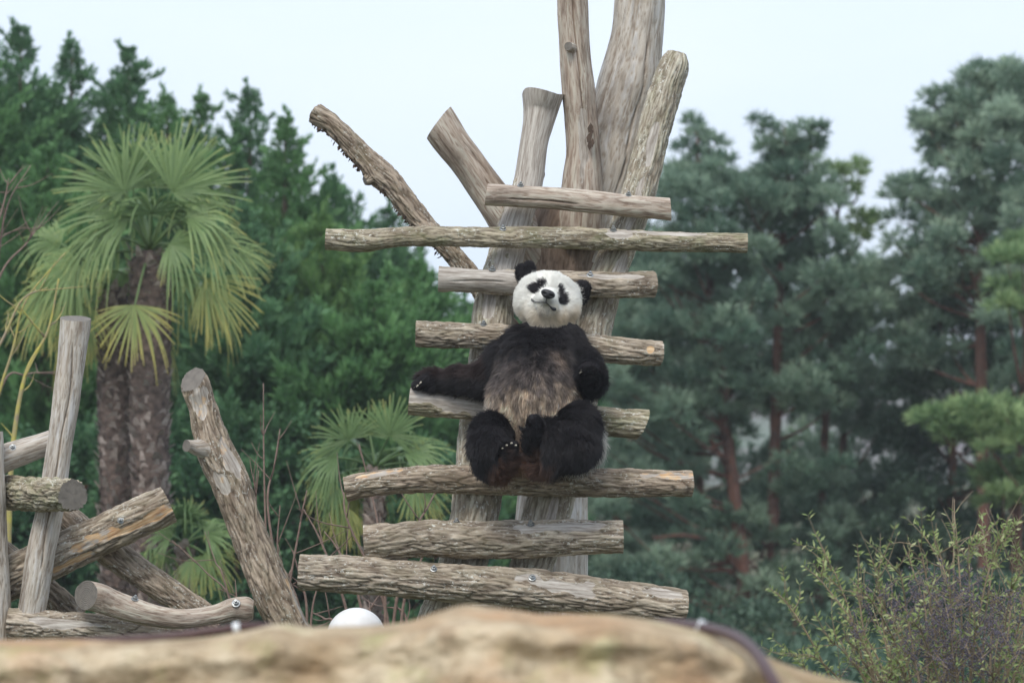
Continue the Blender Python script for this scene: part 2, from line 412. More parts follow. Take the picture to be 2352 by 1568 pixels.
    for (a, b, y, dx, dy, r) in ((543, 1441, 7.3, 7, -1, 12.5), (1610, 1440, 7.05, 9, 4, 17)):
        A, B = P(a-dx, b-dy, y), P(a+dx, b+dy, y)
        V, Q, Tt = tube_np([A, (A+B)/2, B], [R(r, y)]*3, 14, 7)
        d = thing('cable_clip', 'white band clipped round the brown cable %s' % ('near the curved grey log' if a < 1000 else 'right of the lowest rung end'), 'clip', P(a, b, y))
        mesh_np('band', V, [Q, Tt], M['clip'], d)
        g = P(a, b+12, y); V, Q, Tt = tube_np([g+[0, 0, .005], g-[0, 0, .03], g-[0, 0, .06]], [.008]*3, 8, 5)
        mesh_np('peg', V, [Q, Tt], M['clip'], d)
rock()

# ------------------------------------------------------------------ logs
LOGN = [0]
def log(name, pts, mat, parent, amp=.006, dens=1.0, endm=('end_pale', 'end_pale'), peels=(), lump=.006, spacing=.0095, fresh=.25, cutdir=(None, None), label=None, res=.005, crack=0, smoothlog=False, tilt=None, flare=None):
    """pts: (x, y, Y, radius) in grid units -> one displaced log with cut end faces"""
    LOGN[0] += 1; seed = LOGN[0]*7.31
    q = np.array([[*P(x, y, Y), R(r, Y)] for x, y, Y, r in pts])
    Ltot = np.linalg.norm(np.diff(q[:, :3], axis=0), axis=1).sum()
    rm = q[:, 3].mean()
    n = int(max(12, Ltot/res)); nr = int(np.clip(2*pi*rm/(res*.8), 28, 130))
    c = catmull(q, n*4)
    s = np.concatenate([[0], np.cumsum(np.linalg.norm(np.diff(c[:, :3], axis=0), axis=1))])
    u = np.linspace(0, s[-1], n); c = np.stack([np.interp(u, s, c[:, k]) for k in range(4)], 1)
    t = np.gradient(c[:, :3], axis=0); t = unit(t)
    view = np.array([0, -1.0, 0]) if abs(t[:, 1]).mean() < .8 else np.array([0, 0, 1.0])
    e1 = view - (t*view).sum(1)[:, None]*t; e1 = unit(e1); e2 = np.cross(t, e1)
    if (e2[:, 2].mean() < 0 and abs(t[:, 2]).mean() < .7): e2 = -e2; flip = True
    else: flip = False
    th = np.linspace(0, 2*pi, nr, endpoint=False)
    S, TH = np.meshgrid(u, th, indexing='ij'); Rr = np.repeat(c[:, 3:4], nr, 1)
    cx, cyy = np.cos(TH)*rm, np.sin(TH)*rm
    wc = np.stack([cx+seed, cyy+seed*.7, S+seed*1.3], -1).reshape(-1, 3)
    a = wc/np.array([spacing, spacing, spacing*6.5])
    warp = noise(wc*np.array([18, 18, 6.]))*.9
    aw = a + np.stack([warp, -warp, warp*.6], 1)
    n1 = abs(noise(aw*.55)); n2 = abs(noise(aw*1.15 + 31))
    n3 = abs(noise(wc/np.array([spacing*.45, spacing*.45, spacing*1.8]) + 77))
    h = (1-np.exp(-n1*4.2))*.66 + (1-np.exp(-n2*3.8))*.30 + np.clip(n3*3, 0, 1)*.10
    h = np.clip(h*(1 + .35*noise(wc*np.array([30, 30, 14.])+3)), 0, 1)
    peel = np.zeros(len(h))
    Sf, THf = S.ravel(), TH.ravel()
    wob = fbm(wc*np.array([14, 14, 9.]), 3)*.55
    for (pt, pa, pl, pw) in peels:       # centre 0..1 along, angle (deg, 0 = to viewer, 90 = up), length, width in m
        da = (THf - math.radians(pa) + pi) % (2*pi) - pi
        dd = np.sqrt(((Sf - pt*u[-1])/(pl*.5))**2 + (da*rm/(pw*.5))**2) + wob
        peel = np.maximum(peel, 1 - sstep(.8, 1.05, dd))
    if smoothlog:
        hs = .75 + .25*noise(wc*np.array([45, 45, 4.])); fine = abs(noise(wc*np.array([90, 90, 7.])))
        hh = hs; disp = lump*.6*noise(wc*np.array([16, 16, 3.])) - amp*(1-np.clip(fine*5, 0, 1))*.5
        h = hh*np.clip(.35+fine*4, 0, 1)
    else:
        disp = amp*1.7*(h - .6)
    disp = disp*(1-peel) + peel*(-amp*.75 + amp*.12*noise(wc*np.array([60, 60, 6.])))
    disp = disp + lump*fbm(wc*np.array([7, 7, 3.2]), 2)
    for k in range(crack):               # long drying cracks
        ca = random.uniform(-60, 60); cs = random.uniform(.0, .7)*u[-1]; cl = random.uniform(.25, .5)*u[-1]
        da = (THf - math.radians(ca) - .25*noise(np.column_stack([Sf*3, Sf*0+seed, Sf*0])) + pi) % (2*pi) - pi
        m = (1-sstep(.0, .006, abs(da)*rm))*sstep(cs, cs+.05, Sf)*(1-sstep(cs+cl-.05, cs+cl, Sf))
        disp = disp - .012*m; h = h*(1-.8*m)
    prot = np.zeros_like(disp)
    rad = Rr.ravel() + disp
    V = np.repeat(c[:, :3], nr, 0) + rad[:, None]*(np.cos(THf)[:, None]*np.repeat(e1, nr, 0) + np.sin(THf)[:, None]*np.repeat(e2, nr, 0))
    if flare:
        ff = np.clip(1-(u[-1]-Sf)/.22, 0, 1)**1.5
        V += (rad*ff*flare*(np.cos(2*THf+.4)+.5*np.cos(3*THf)))[:, None]*(np.cos(THf)[:, None]*np.repeat(e1, nr, 0) + np.sin(THf)[:, None]*np.repeat(e2, nr, 0))
        V += np.repeat(t, nr, 0)*(ff*.012*np.cos(2*THf+1.8))[:, None]
    # saw-cut tilt at the ends
    if tilt:
        for endk, (tx, ty) in enumerate(tilt):
            if tx == 0 and ty == 0: continue
            ss = Sf if endk == 0 else u[-1]-Sf
            f = np.clip(1 - ss/(rm*2.5), 0, 1)
            sh = (np.cos(THf)*tx + np.sin(THf)*ty)*rad*f
            V += np.repeat(t, nr, 0)*sh[:, None]
    i, j = np.meshgrid(np.arange(n-1), np.arange(nr), indexing='ij'); j2 = (j+1) % nr
    Q = np.stack([i*nr+j, i*nr+j2, (i+1)*nr+j2, (i+1)*nr+j], -1).reshape(-1, 4)
    if flip: Q = Q[:, ::-1]
    nb = len(V); VV = [V]; QQ = [Q]; ring = [np.zeros(nb)]; hh_ = [h]; pp = [peel]; ww = [wc]; mi = [np.zeros(len(Q), int)]; TT = []; mt = []
    off = nb
    for endk in (0, 1):
        b0 = 0 if endk == 0 else (n-1)*nr
        rim = V[b0:b0+nr]; cen = rim.mean(0); outd = (-t[0] if endk == 0 else t[-1])
        prevs = None; rings = [1.0, .97, .85, .65, .45, .25]
        for m_, fr in enumerate(rings):
            vv = cen + (rim-cen)*fr + outd*(.0 if m_ == 0 else .0015*noise(rim*60*fr+seed)[:, None])
            VV.append(vv); ring.append(np.full(nr, fr*rm)); hh_.append(np.ones(nr)); pp.append(np.zeros(nr)); ww.append(vv + seed)
        VV.append(cen[None]); ring.append(np.zeros(1)); hh_.append(np.ones(1)); pp.append(np.zeros(1)); ww.append(cen[None] + seed)
        J = np.arange(nr); J2 = (J+1) % nr
        for m_ in range(len(rings)-1):
            q_ = np.stack([off+m_*nr+J, off+m_*nr+J2, off+(m_+1)*nr+J2, off+(m_+1)*nr+J], -1)
            if (endk == 0) != flip: q_ = q_[:, ::-1]
            QQ.append(q_); mi.append(np.full(nr, 1+endk))
        tt = np.stack([off+(len(rings)-1)*nr+J, off+(len(rings)-1)*nr+J2, np.full(nr, off+len(rings)*nr)], -1)
        if (endk == 0) != flip: tt = tt[:, ::-1]
        TT.append(tt); mt.append(np.full(nr, 1+endk))
        off += len(rings)*nr+1
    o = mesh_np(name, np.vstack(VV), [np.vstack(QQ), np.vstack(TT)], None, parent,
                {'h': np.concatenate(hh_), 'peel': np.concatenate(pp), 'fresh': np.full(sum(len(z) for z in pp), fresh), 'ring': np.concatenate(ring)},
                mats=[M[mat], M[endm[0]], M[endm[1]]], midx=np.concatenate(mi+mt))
    a_ = o.data.attributes.new('wc', 'FLOAT_VECTOR', 'POINT')
    a_.data.foreach_set('vector', np.vstack(ww).astype(np.float32).ravel())
    if label: o['label'] = label
    o['_n'] = 0; del o['_n']
    return o, c

def bolt(parent, px, py, c, size=1.0):
    """hex nut, washer and thread end on the log with centre line c, seen at (px, py)"""
    ux, uy = unproj(c[:, :3])
    k = int(np.argmin((ux-px)**2 + (uy-py)**2*.3)); cc = c[k]
    tt = unit(c[min(k+3, len(c)-1), :3] - c[max(k-3, 0), :3])
    rpx = cc[3]/(K*cc[1])
    # direction across the log in the picture plane
    side = np.cross(tt, [0, 1.0, 0]); side = unit(side)
    if side[2] < 0: side = -side
    sx, sy = side[0], -side[2]
    off = (px-ux[k])*sx + (py-uy[k])*sy
    a = math.asin(max(-.92, min(.92, off/rpx)))
    d = unit(np.array([0, -1.0, 0])*math.cos(a) + side*math.sin(a)); d = unit(d - (d@tt)*tt)
    p0 = cc[:3] + d*(cc[3]-.002)
    e1 = tt; e2 = np.cross(d, e1)
    mb = MB()
    def disc(r, z0, z1, m, ph=0.0):
        th = np.linspace(0, 2*pi, m, endpoint=False)+ph
        ring = np.cos(th)[:, None]*e1 + np.sin(th)[:, None]*e2
        V = np.vstack([p0+ring*r+d*z0, p0+ring*r+d*z1, p0+ring*r*.8+d*(z1+.001*size), (p0+d*(z1+.001*size))[None]])
        J = np.arange(m); J2 = (J+1) % m
        mb.add(V, Q=np.vstack([np.stack([J, J2, m+J2, m+J], -1), np.stack([m+J, m+J2, 2*m+J2, 2*m+J], -1)]), T=np.stack([2*m+J, 2*m+J2, np.full(m, 3*m)], -1))
    disc(.017*size, -.004, .002, 20); disc(.0115*size, .002, .0125*size, 6); disc(.006*size, .0125*size, .021*size, 10)
    return mb.build('bolt', M['steel'], parent, smooth=False)

frame = thing('climbing_frame', 'tall ladder-like climbing frame of rough log rungs bolted to two leaning posts', 'climbing frame', P(1180, 2070, 14.0))
lp, lpc = log('post', [(880,2000,13.95,54),(1000,1480,13.95,54),(1024,1400,13.95,53),(1063,1290,13.98,53),(1093,1160,14.02,54),(1106,1000,14.1,54),(1128,820,14.18,51),(1136,700,14.24,47),(1160,600,14.32,43),(1187,500,14.38,38),(1213,420,14.42,36),(1226,330,14.46,35),(1235,287,14.48,38),(1241,255,14.5,44),(1247,216,14.5,54)],
    'bark_post', frame, amp=.008, flare=.09, fresh=.2, peels=[(.62, 20, .4, .07), (.72, -20, .35, .08), (.955, 0, 1.1, .9), (1.0, 0, .5, 2.0), (1.0, 180, .5, 2.0), (.83, 10, .6, .4), (.78, 60, .5, .25)], spacing=.012, label='left post with a flared bare top', tilt=[(0, 0), (.1, .1)])
rp, rpc = log('post', [(1110,2000,13.97,52),(1196,1430,13.97,50),(1225,1288,14.0,48),(1261,1165,14.04,53),(1316,945,14.12,50),(1372,720,14.24,41),(1405,611,14.30,39),(1450,500,14.38,38),(1478,400,14.42,38),(1503,300,14.46,38),(1532,200,14.5,36),(1549,150,14.52,33),(1556,124,14.53,22)],
    'bark_post', frame, amp=.007, peels=[(.41, 10, .25, .035), (.70, 30, .3, .09), (.80, 0, .25, .05), (.88, 0, .2, .05)], spacing=.0105, label='right post with rough bark and a rounded top')
rungs = {}
def rung(k, pts, mat, **kw):
    o, c = log('rung', pts, mat, frame, **kw); rungs[k] = (o, c); return o
rung(1, [(1117,446,14.22,25),(1230,452,14.22,25),(1330,461,14.22,26),(1440,472,14.22,25),(1540,481,14.22,26)], 'wood_brown', amp=.003, smoothlog=True, crack=2, label='topmost rung, short, bare brown wood', tilt=[(0, .1), (0, -.15)])
rung(2, [(748,549,14.17,23),(840,553,14.17,25),(930,544,14.17,23),(1117,545,14.17,24),(1300,547,14.17,25),(1420,551,14.17,24),(1560,555,14.17,24),(1716,559,14.17,22)], 'bark_green', amp=.005, peels=[(.70, 30, .16, .035), (.80, 60, .5, .05)], spacing=.008, label='second rung from top, the long slim one')
rung(3, [(1007,642,14.10,28),(1120,645,14.10,29),(1250,652,14.10,29),(1400,654,14.10,30),(1502,653,14.10,30)], 'bark_grey', amp=.006, fresh=.1, peels=[(.14, 10, .72, .22), (.78, 40, .35, .035)], crack=2, endm=('end_pale', 'end_grey'), label='rung behind the panda head, half stripped', tilt=[(0, 0), (.25, 0)])
rung(4, [(955,767,14.05,29),(1080,770,14.05,29),(1230,780,14.05,28),(1360,800,14.05,31),(1518,811,14.05,28)], 'bark_grey', amp=.008, peels=[(.95, 20, .05, .05)], fresh=.7, label='rung behind the panda shoulders', tilt=[(0, 0), (.2, 0)])
rung(5, [(940,920,13.97,31),(1080,934,13.97,31),(1230,950,13.97,31),(1360,966,13.97,33),(1477,975,13.97,33)], 'bark_green', amp=.008, fresh=.15, peels=[(.12, 40, .62, .17), (.3, 0, .12, .03)], crack=1, label='rung under the outstretched paw, pale bare wood at one end', tilt=[(0, 0), (.2, .35)])
rung(6, [(793,1123,13.86,28),(860,1110,13.86,29),(960,1101,13.86,31),(1120,1102,13.86,33),(1300,1107,13.86,33),(1450,1109,13.86,32),(1588,1111,13.86,29)], 'bark_brown', amp=.007, fresh=.5, peels=[(.10, 55, .18, .05), (.94, 45, .28, .045)], spacing=.009, label='slightly bowed rung the panda sits on', tilt=[(0, 0), (.15, 0)])
rung(7, [(837,1247,13.81,39),(900,1243,13.81,41),(990,1236,13.81,43),(1130,1240,13.81,43),(1300,1235,13.81,40),(1431,1233,13.81,37)], 'bark_grey', amp=.008, peels=[(.80, 45, .50, .07)], label='short thick rung, second from the bottom')
rung(8, [(687,1313,13.77,40),(850,1322,13.77,43),(1000,1335,13.77,43),(1200,1350,13.77,44),(1350,1367,13.77,44),(1480,1383,13.77,43),(1570,1395,13.77,42)], 'bark_grey', amp=.009, peels=[(.68, 25, .36, .09), (.94, 45, .18, .06)], spacing=.0105, label='lowest rung, long and sloping, split at one end', tilt=[(0, 0), (.2, 0)])
for k, x, y in ((1,1196,426),(1,1442,444),(2,1155,526),(2,1409,525),(3,1129,616),(3,1354,632),(4,1109,742),(7,1048,1198),(7,1221,1202),(8,995,1304),(8,1221,1324)):
    bolt(rungs[k][0], x, y, rungs[k][1])

# cut stub between the posts just above the rock
s_, c_ = log('log_stump', [(1120,1560,14.25,46),(1120,1388,14.25,46)], 'wood_silver', None, amp=.003, smoothlog=True, crack=2)
tag(s_, 'pale sawn stump top just above the rock, between the posts under the lowest rung', 'stump')

snag = thing('dead_tree', 'large bare dead tree behind the climbing frame with sawn limbs and two tall limbs', 'dead tree', P(1260, 2060, 14.7))
log('trunk', [(1250,2060,14.6,100),(1256,1430,14.6,94),(1262,1280,14.6,88),(1272,1100,14.62,78),(1280,880,14.65,74)], 'wood_silver', snag, amp=.004, smoothlog=True, crack=3, lump=.012, label='pale lower trunk')
log('trunk', [(1279,930,14.65,72),(1282,860,14.65,77),(1288,700,14.68,77),(1290,600,14.7,80),(1300,520,14.7,86),(1320,460,14.7,75)], 'wood_shaded_decay', snag, amp=.004, smoothlog=True, crack=3, lump=.012, label='decaying brown upper trunk, darkened with painted shade')
log('limb', [(1270,620,14.7,60),(1215,550,14.66,52),(1165,500,14.62,46),(1120,440,14.6,38),(1075,375,14.58,37),(1040,330,14.56,39),(1008,282,14.55,42)], 'wood_brown', snag, amp=.003, smoothlog=True, crack=2, lump=.008, label='short sawn-off limb leaning out', tilt=[(0, 0), (.1, .35)])
log('limb', [(1330,560,14.62,60),(1336,470,14.58,54),(1338,410,14.56,46),(1341,330,14.55,39),(1332,230,14.54,37),(1322,130,14.53,37),(1315,20,14.52,36),(1310,-120,14.5,34)], 'wood_brown', snag, amp=.003, smoothlog=True, crack=1, lump=.008, peels=[(.33, 0, .35, .07)], label='tall curving limb with a sawn knot')
log('limb', [(1330,600,14.75,70),(1355,520,14.76,64),(1388,420,14.78,66),(1412,310,14.8,73),(1440,200,14.8,69),(1460,100,14.8,62),(1471,0,14.8,57),(1478,-140,14.8,52)], 'wood_silver', snag, amp=.003, smoothlog=True, crack=3, lump=.010, label='thickest tall limb, silvery wood')
_, brc = log('limb', [(1230,860,14.66,34),(1150,735,14.55,26),(1085,640,14.52,22),(1020,560,14.5,24),(960,500,14.5,24),(905,430,14.5,27),(868,395,14.5,31),(845,370,14.5,27),(800,325,14.5,25),(760,285,14.5,24),(724,262,14.5,24)], 'bark_brown', snag, amp=.009, spacing=.009, lump=.010, endm=('end_grey', 'end_grey'), label='slender bent branch with shaggy bark', tilt=[(0, 0), (.3, 0)])
# knot and bark flake on the tall limb, stub knob and bark scraps on the slender branch
log('knot', [(1318,112,14.50,14),(1307,108,14.43,11),(1305,107,14.42,10)], 'wood_brown', snag, amp=.002, smoothlog=True, endm=('end_grey', 'end_grey'), res=.004)
log('knot', [(868,398,14.5,22),(848,412,14.48,15),(838,416,14.47,10)], 'bark_brown', snag, amp=.005, endm=('end_grey', 'end_grey'), res=.004)
def flakes():
    mb = MB()
    for k in range(130):
        c = brc[random.randint(int(len(brc)*.45), len(brc)-4)]
        o = unit(np.array([-.55+random.uniform(-.3, .3), random.uniform(-.7, .1), -.8]))
        p = c[:3] + o*c[3]*.93; d = unit(o*.7 + rng.normal(size=3)*.45)
        blades(mb, p[None], d[None], unit(rng.normal(size=3))[None], random.uniform(.015, .034), random.uniform(.012, .024), random.random())
    x0 = P(1357, 305, 14.46)
    for k in range(14):
        p = x0 + np.array([random.uniform(-.012, .012), -.012, random.uniform(-.05, .05)])
        blades(mb, p[None], unit(np.array([random.uniform(-.2, .2), -.2, -1.]))[None], np.array([[0, -1., .1]]), .05, .018, random.random())
    o = mb.build('bark_scraps', M['trunk_dark'], snag); o['kind'] = 'stuff'
flakes()

# ---- left log structure
lf = thing('log_scaffold', 'bolted frame of criss-crossed logs with a tall pale pole at the left', 'log scaffold', P(60, 2050, 14.1))
log('upright', [(-60,2000,14.12,36),(-14,1480,14.12,37),(-19,1250,14.12,36),(-24,1100,14.12,35),(-28,992,14.12,34)], 'wood_silver', lf, amp=.006, smoothlog=True, crack=2, label='upright cut off by the picture edge')
log('upright', [(-20,2000,14.12,36),(40,1560,14.12,34),(62,1462,14.12,33),(72,1400,14.12,33),(90,1300,14.12,34),(109,1200,14.12,31),(126,1100,14.12,31),(141,1000,14.12,30),(155,900,14.12,31),(166,800,14.12,32),(171,760,14.12,34),(173,731,14.12,35)], 'wood_silver', lf, amp=.004, smoothlog=True, crack=3, endm=('end_grey', 'end_grey'), label='tall pale leaning pole', tilt=[(0, 0), (-.22, 0)])
_, cc = log('beam', [(-80,1100,14.2,31),(0,1056,14.24,31),(60,1034,14.27,29),(135,1008,14.30,27)], 'wood_silver', lf, amp=.003, smoothlog=True, crack=1, label='pale smooth crosspiece')
bolt(_, 30, 1028, cc)
log('beam', [(-110,1126,15.0,38),(0,1130,14.4,40),(80,1134,14.08,38.5),(168,1138,13.72,36)], 'bark_green', lf, amp=.011, endm=('end_grey', 'end_grey'), label='dark mossy log with its round end to the viewer')
_, cc = log('beam', [(-60,1362,14.27,50),(80,1300,14.27,48),(200,1243,14.27,46),(300,1197,14.27,44),(386,1156,14.27,43)], 'bark_grey', lf, amp=.010, spacing=.012, fresh=.6, peels=[(.62, -5, .28, .07), (.84, -20, .4, .035), (.5, -40, .28, .05), (.93, -15, .12, .06)], label='sloping split log with orange torn patches', tilt=[(0, 0), (.2, 0)])
bolt(_, 286, 1191, cc)
log('beam', [(120,1165,14.42,32),(190,1222,14.42,32),(300,1300,14.42,33),(400,1368,14.42,33),(500,1440,14.42,32)], 'bark_brown', lf, amp=.007, label='brace running down under the sloping log')
log('beam', [(-20,1255,14.5,32),(60,1320,14.5,32),(180,1420,14.5,32)], 'bark_brown', lf, amp=.007, label='half hidden brace behind the pale pole')
cl, cc = log('log', [(196,1366,13.95,35),(230,1372,13.95,34),(275,1388,13.95,29),(340,1408,13.95,25),(420,1420,13.95,23),(490,1412,13.95,23),(535,1400,13.95,27),(566,1400,13.95,30),(582,1401,13.95,22)], 'wood_brown', None, amp=.004, smoothlog=True, crack=1, lump=.010, endm=('end_grey', 'end_pale'), tilt=[(.9, 0), (0, 0)])
tag(cl, 'short crooked grey-brown log with a dark sawn end and a bolt in its rounded end', 'log')
bolt(cl, 545, 1383, cc, 1.2); bolt(cl, 307, 1352, cc)
bl, cc = log('log', [(20,1432,14.1,36),(150,1438,14.1,34),(280,1446,14.1,31),(420,1462,14.1,28)], 'bark_grey', None, amp=.008, peels=[(.35, 20, .5, .05)])
tag(bl, 'reddish-grey rough log lying lowest in the heap just above the rock', 'log')
lt = thing('leaning_trunk', 'crooked standing dead trunk with a short side stub, between palm and climbing frame', 'dead trunk', P(720, 2050, 14.0))
log('trunk', [(860,2030,14.1,42),(720,1560,14.1,42),(665,1440,14.1,42),(630,1370,14.1,44),(592,1280,14.1,44),(560,1200,14.1,42),(530,1110,14.1,42),(497,1040,14.1,42),(478,990,14.1,38),(462,930,14.1,34),(450,888,14.08,34),(444,872,14.07,31)], 'bark_brown', lt, amp=.007, fresh=.42, peels=[(.83, 40, .25, .07), (.97, 0, .2, .16), (.55, 75, .5, .035), (.80, -25, .12, .06)], lump=.012, endm=('end_grey', 'end_grey'), tilt=[(0, 0), (-.5, .3)])
log('stub', [(488,1030,14.08,26),(455,1027,14.03,18),(438,1023,14.0,13),(428,1022,13.98,13)], 'wood_silver', lt, amp=.003, smoothlog=True, endm=('end_grey', 'end_grey'), res=.004)

# ------------------------------------------------------------------ panda
def SD_seg(p, a, b, ra, rb, ys):
    s = np.array([1, 1/ys, 1]); p = p*s; a = a*s; b = b*s
    ba = b-a; t = np.clip(((p-a)@ba)/(ba@ba+1e-12), 0, 1)
    return np.linalg.norm(p-a-t[:, None]*ba, axis=1) - (ra + (rb-ra)*t)
PR = []   # group, kind, data, flow
def seg(g, A, B, ys=1.0):
    a, b = P(*A[:3]), P(*B[:3]); PR.append((g, 's', (a, b, R(A[3], A[2]), R(B[3], B[2]), ys), unit(b-a)))
def chain(g, pts, ys=1.0):
    for A, B in zip(pts[:-1], pts[1:]): seg(g, A, B, ys)
def ell(g, c, r, rot=0.0, flow=None):
    C0 = P(*c); rr = np.array([R(r[0], c[2]), R(r[1], c[2]), R(r[2], c[2])]); ca, sa = math.cos(rot), math.sin(rot)
    Rm = np.array([[ca, 0, sa], [0, 1, 0], [-sa, 0, ca]])     # local axes as rows
    PR.append((g, 'e', (C0, rr, Rm), flow))
def SD_ell(p, C0, rr, Rm):
    q = (p-C0)@Rm.T; k0 = np.linalg.norm(q/rr, axis=1); k1 = np.linalg.norm(q/rr**2, axis=1)+1e-9
    return k0*(k0-1)/k1
# torso
chain('torso', [(1262,784,13.86,70),(1240,855,13.78,100),(1228,930,13.75,108),(1208,1000,13.74,86)], .85)
ell('torso', (1230,905,13.66), (98,70,92))
chain('torso', [(1262,775,13.87,66),(1260,725,13.89,50)], .9)
ell('torso', (1210,790,13.86), (44,45,42)); ell('torso', (1298,792,13.86), (44,46,44))
ell('rump', (1308,1022,13.80), (80,56,64)); ell('torso', (1160,1015,13.78), (60,55,60))
# head
ell('head', (1258,684,13.90), (79,58,62), -.16); ell('head', (1214,697,13.85), (36,34,41)); ell('head', (1299,705,13.84), (37,34,41))
ell('head', (1257,717,13.78), (52,32,42)); ell('head', (1262,664,13.86), (52,33,42), -.2)
seg('head', (1258,688,13.74,33), (1256,684,13.665,21))
ell('head', (1258,704,13.70), (24,13,26), -.3)
ell('ear', (1204,636,13.95), (16,10,29), math.radians(28)); ell('ear', (1217,615,13.955), (11,9,14), math.radians(15))
ell('ear', (1336,673,13.93), (14,10,24), math.radians(14)); ell('ear', (1343,661,13.935), (11,8,12), 0)
# viewer-left arm, resting along the rung
chain('arm', [(1196,788,13.86,38),(1156,828,13.85,41),(1112,872,13.86,38),(1050,872,13.90,28),(1000,872,13.93,21),(975,874,13.94,16)])
for (a, b) in (((985,871,13.90,10), (962,882,13.885,7)), ((985,872,13.92,10), (957,884,13.91,7)), ((985,872,13.95,10), (955,885,13.94,7)), ((985,872,13.97,10), (958,884,13.97,7))): seg('paw', a, b)
# viewer-right arm: elbow down, forearm folded up toward the viewer
chain('arm', [(1298,795,13.84,43),(1338,842,13.78,42),(1356,878,13.72,33)])
chain('arm', [(1356,880,13.72,32),(1358,868,13.62,31),(1356,856,13.555,28)])
for dx, dy, r in ((-19,-15,10), (-7,-20,10), (6,-19,10), (17,-12,9.5)): seg('paw', (1357+dx*.6,850+dy*.3,13.56,11), (1356+dx,862+dy,13.50,r))
# viewer-left leg
chain('leg', [(1165,1005,13.72,54),(1128,994,13.58,43),(1122,1026,13.53,42),(1130,1062,13.56,36)])
chain('leg', [(1125,1060,13.56,34),(1146,1078,13.57,24),(1152,1070,13.53,24),(1165,1048,13.50,24)])
for dx, dy in ((-13,-12), (-3,-19), (8,-23), (17,-20)): seg('paw', (1163+dx*.6,1042+dy*.2,13.50,11), (1166+dx,1044+dy,13.475,7.5))
# viewer-right leg
ell('leg', (1282,1016,13.58), (56,50,46)); ell('leg', (1256,1030,13.51), (34,40,58)); ell('leg', (1262,1000,13.52), (28,36,40))
chain('leg', [(1270,1005,13.70,60),(1322,978,13.58,52),(1318,1020,13.55,56),(1268,1048,13.54,38)])
chain('leg', [(1268,1050,13.54,34),(1240,1066,13.52,24),(1230,1060,13.49,21),(1229,1010,13.47,21),(1228,978,13.46,16)])
for dy in (-3, 2, 8): seg('paw', (1228,978+dy*.3,13.46+dy*.004,13), (1226+dy*.8,966,13.45+dy*.006,11))

SHR = dict(torso=.012, rump=.012, head=.011, ear=.0, arm=.013, leg=.014, paw=.003)
def sdf(p, k=.013, per=False):
    D = np.stack([(SD_seg(p, *d) if kd == 's' else SD_ell(p, *d)) + SHR[g] for g, kd, d, f in PR], 1)
    if per: return D
    m = D.min(1); return m - k*np.log(np.exp(-(D-m[:, None])/k).sum(1))

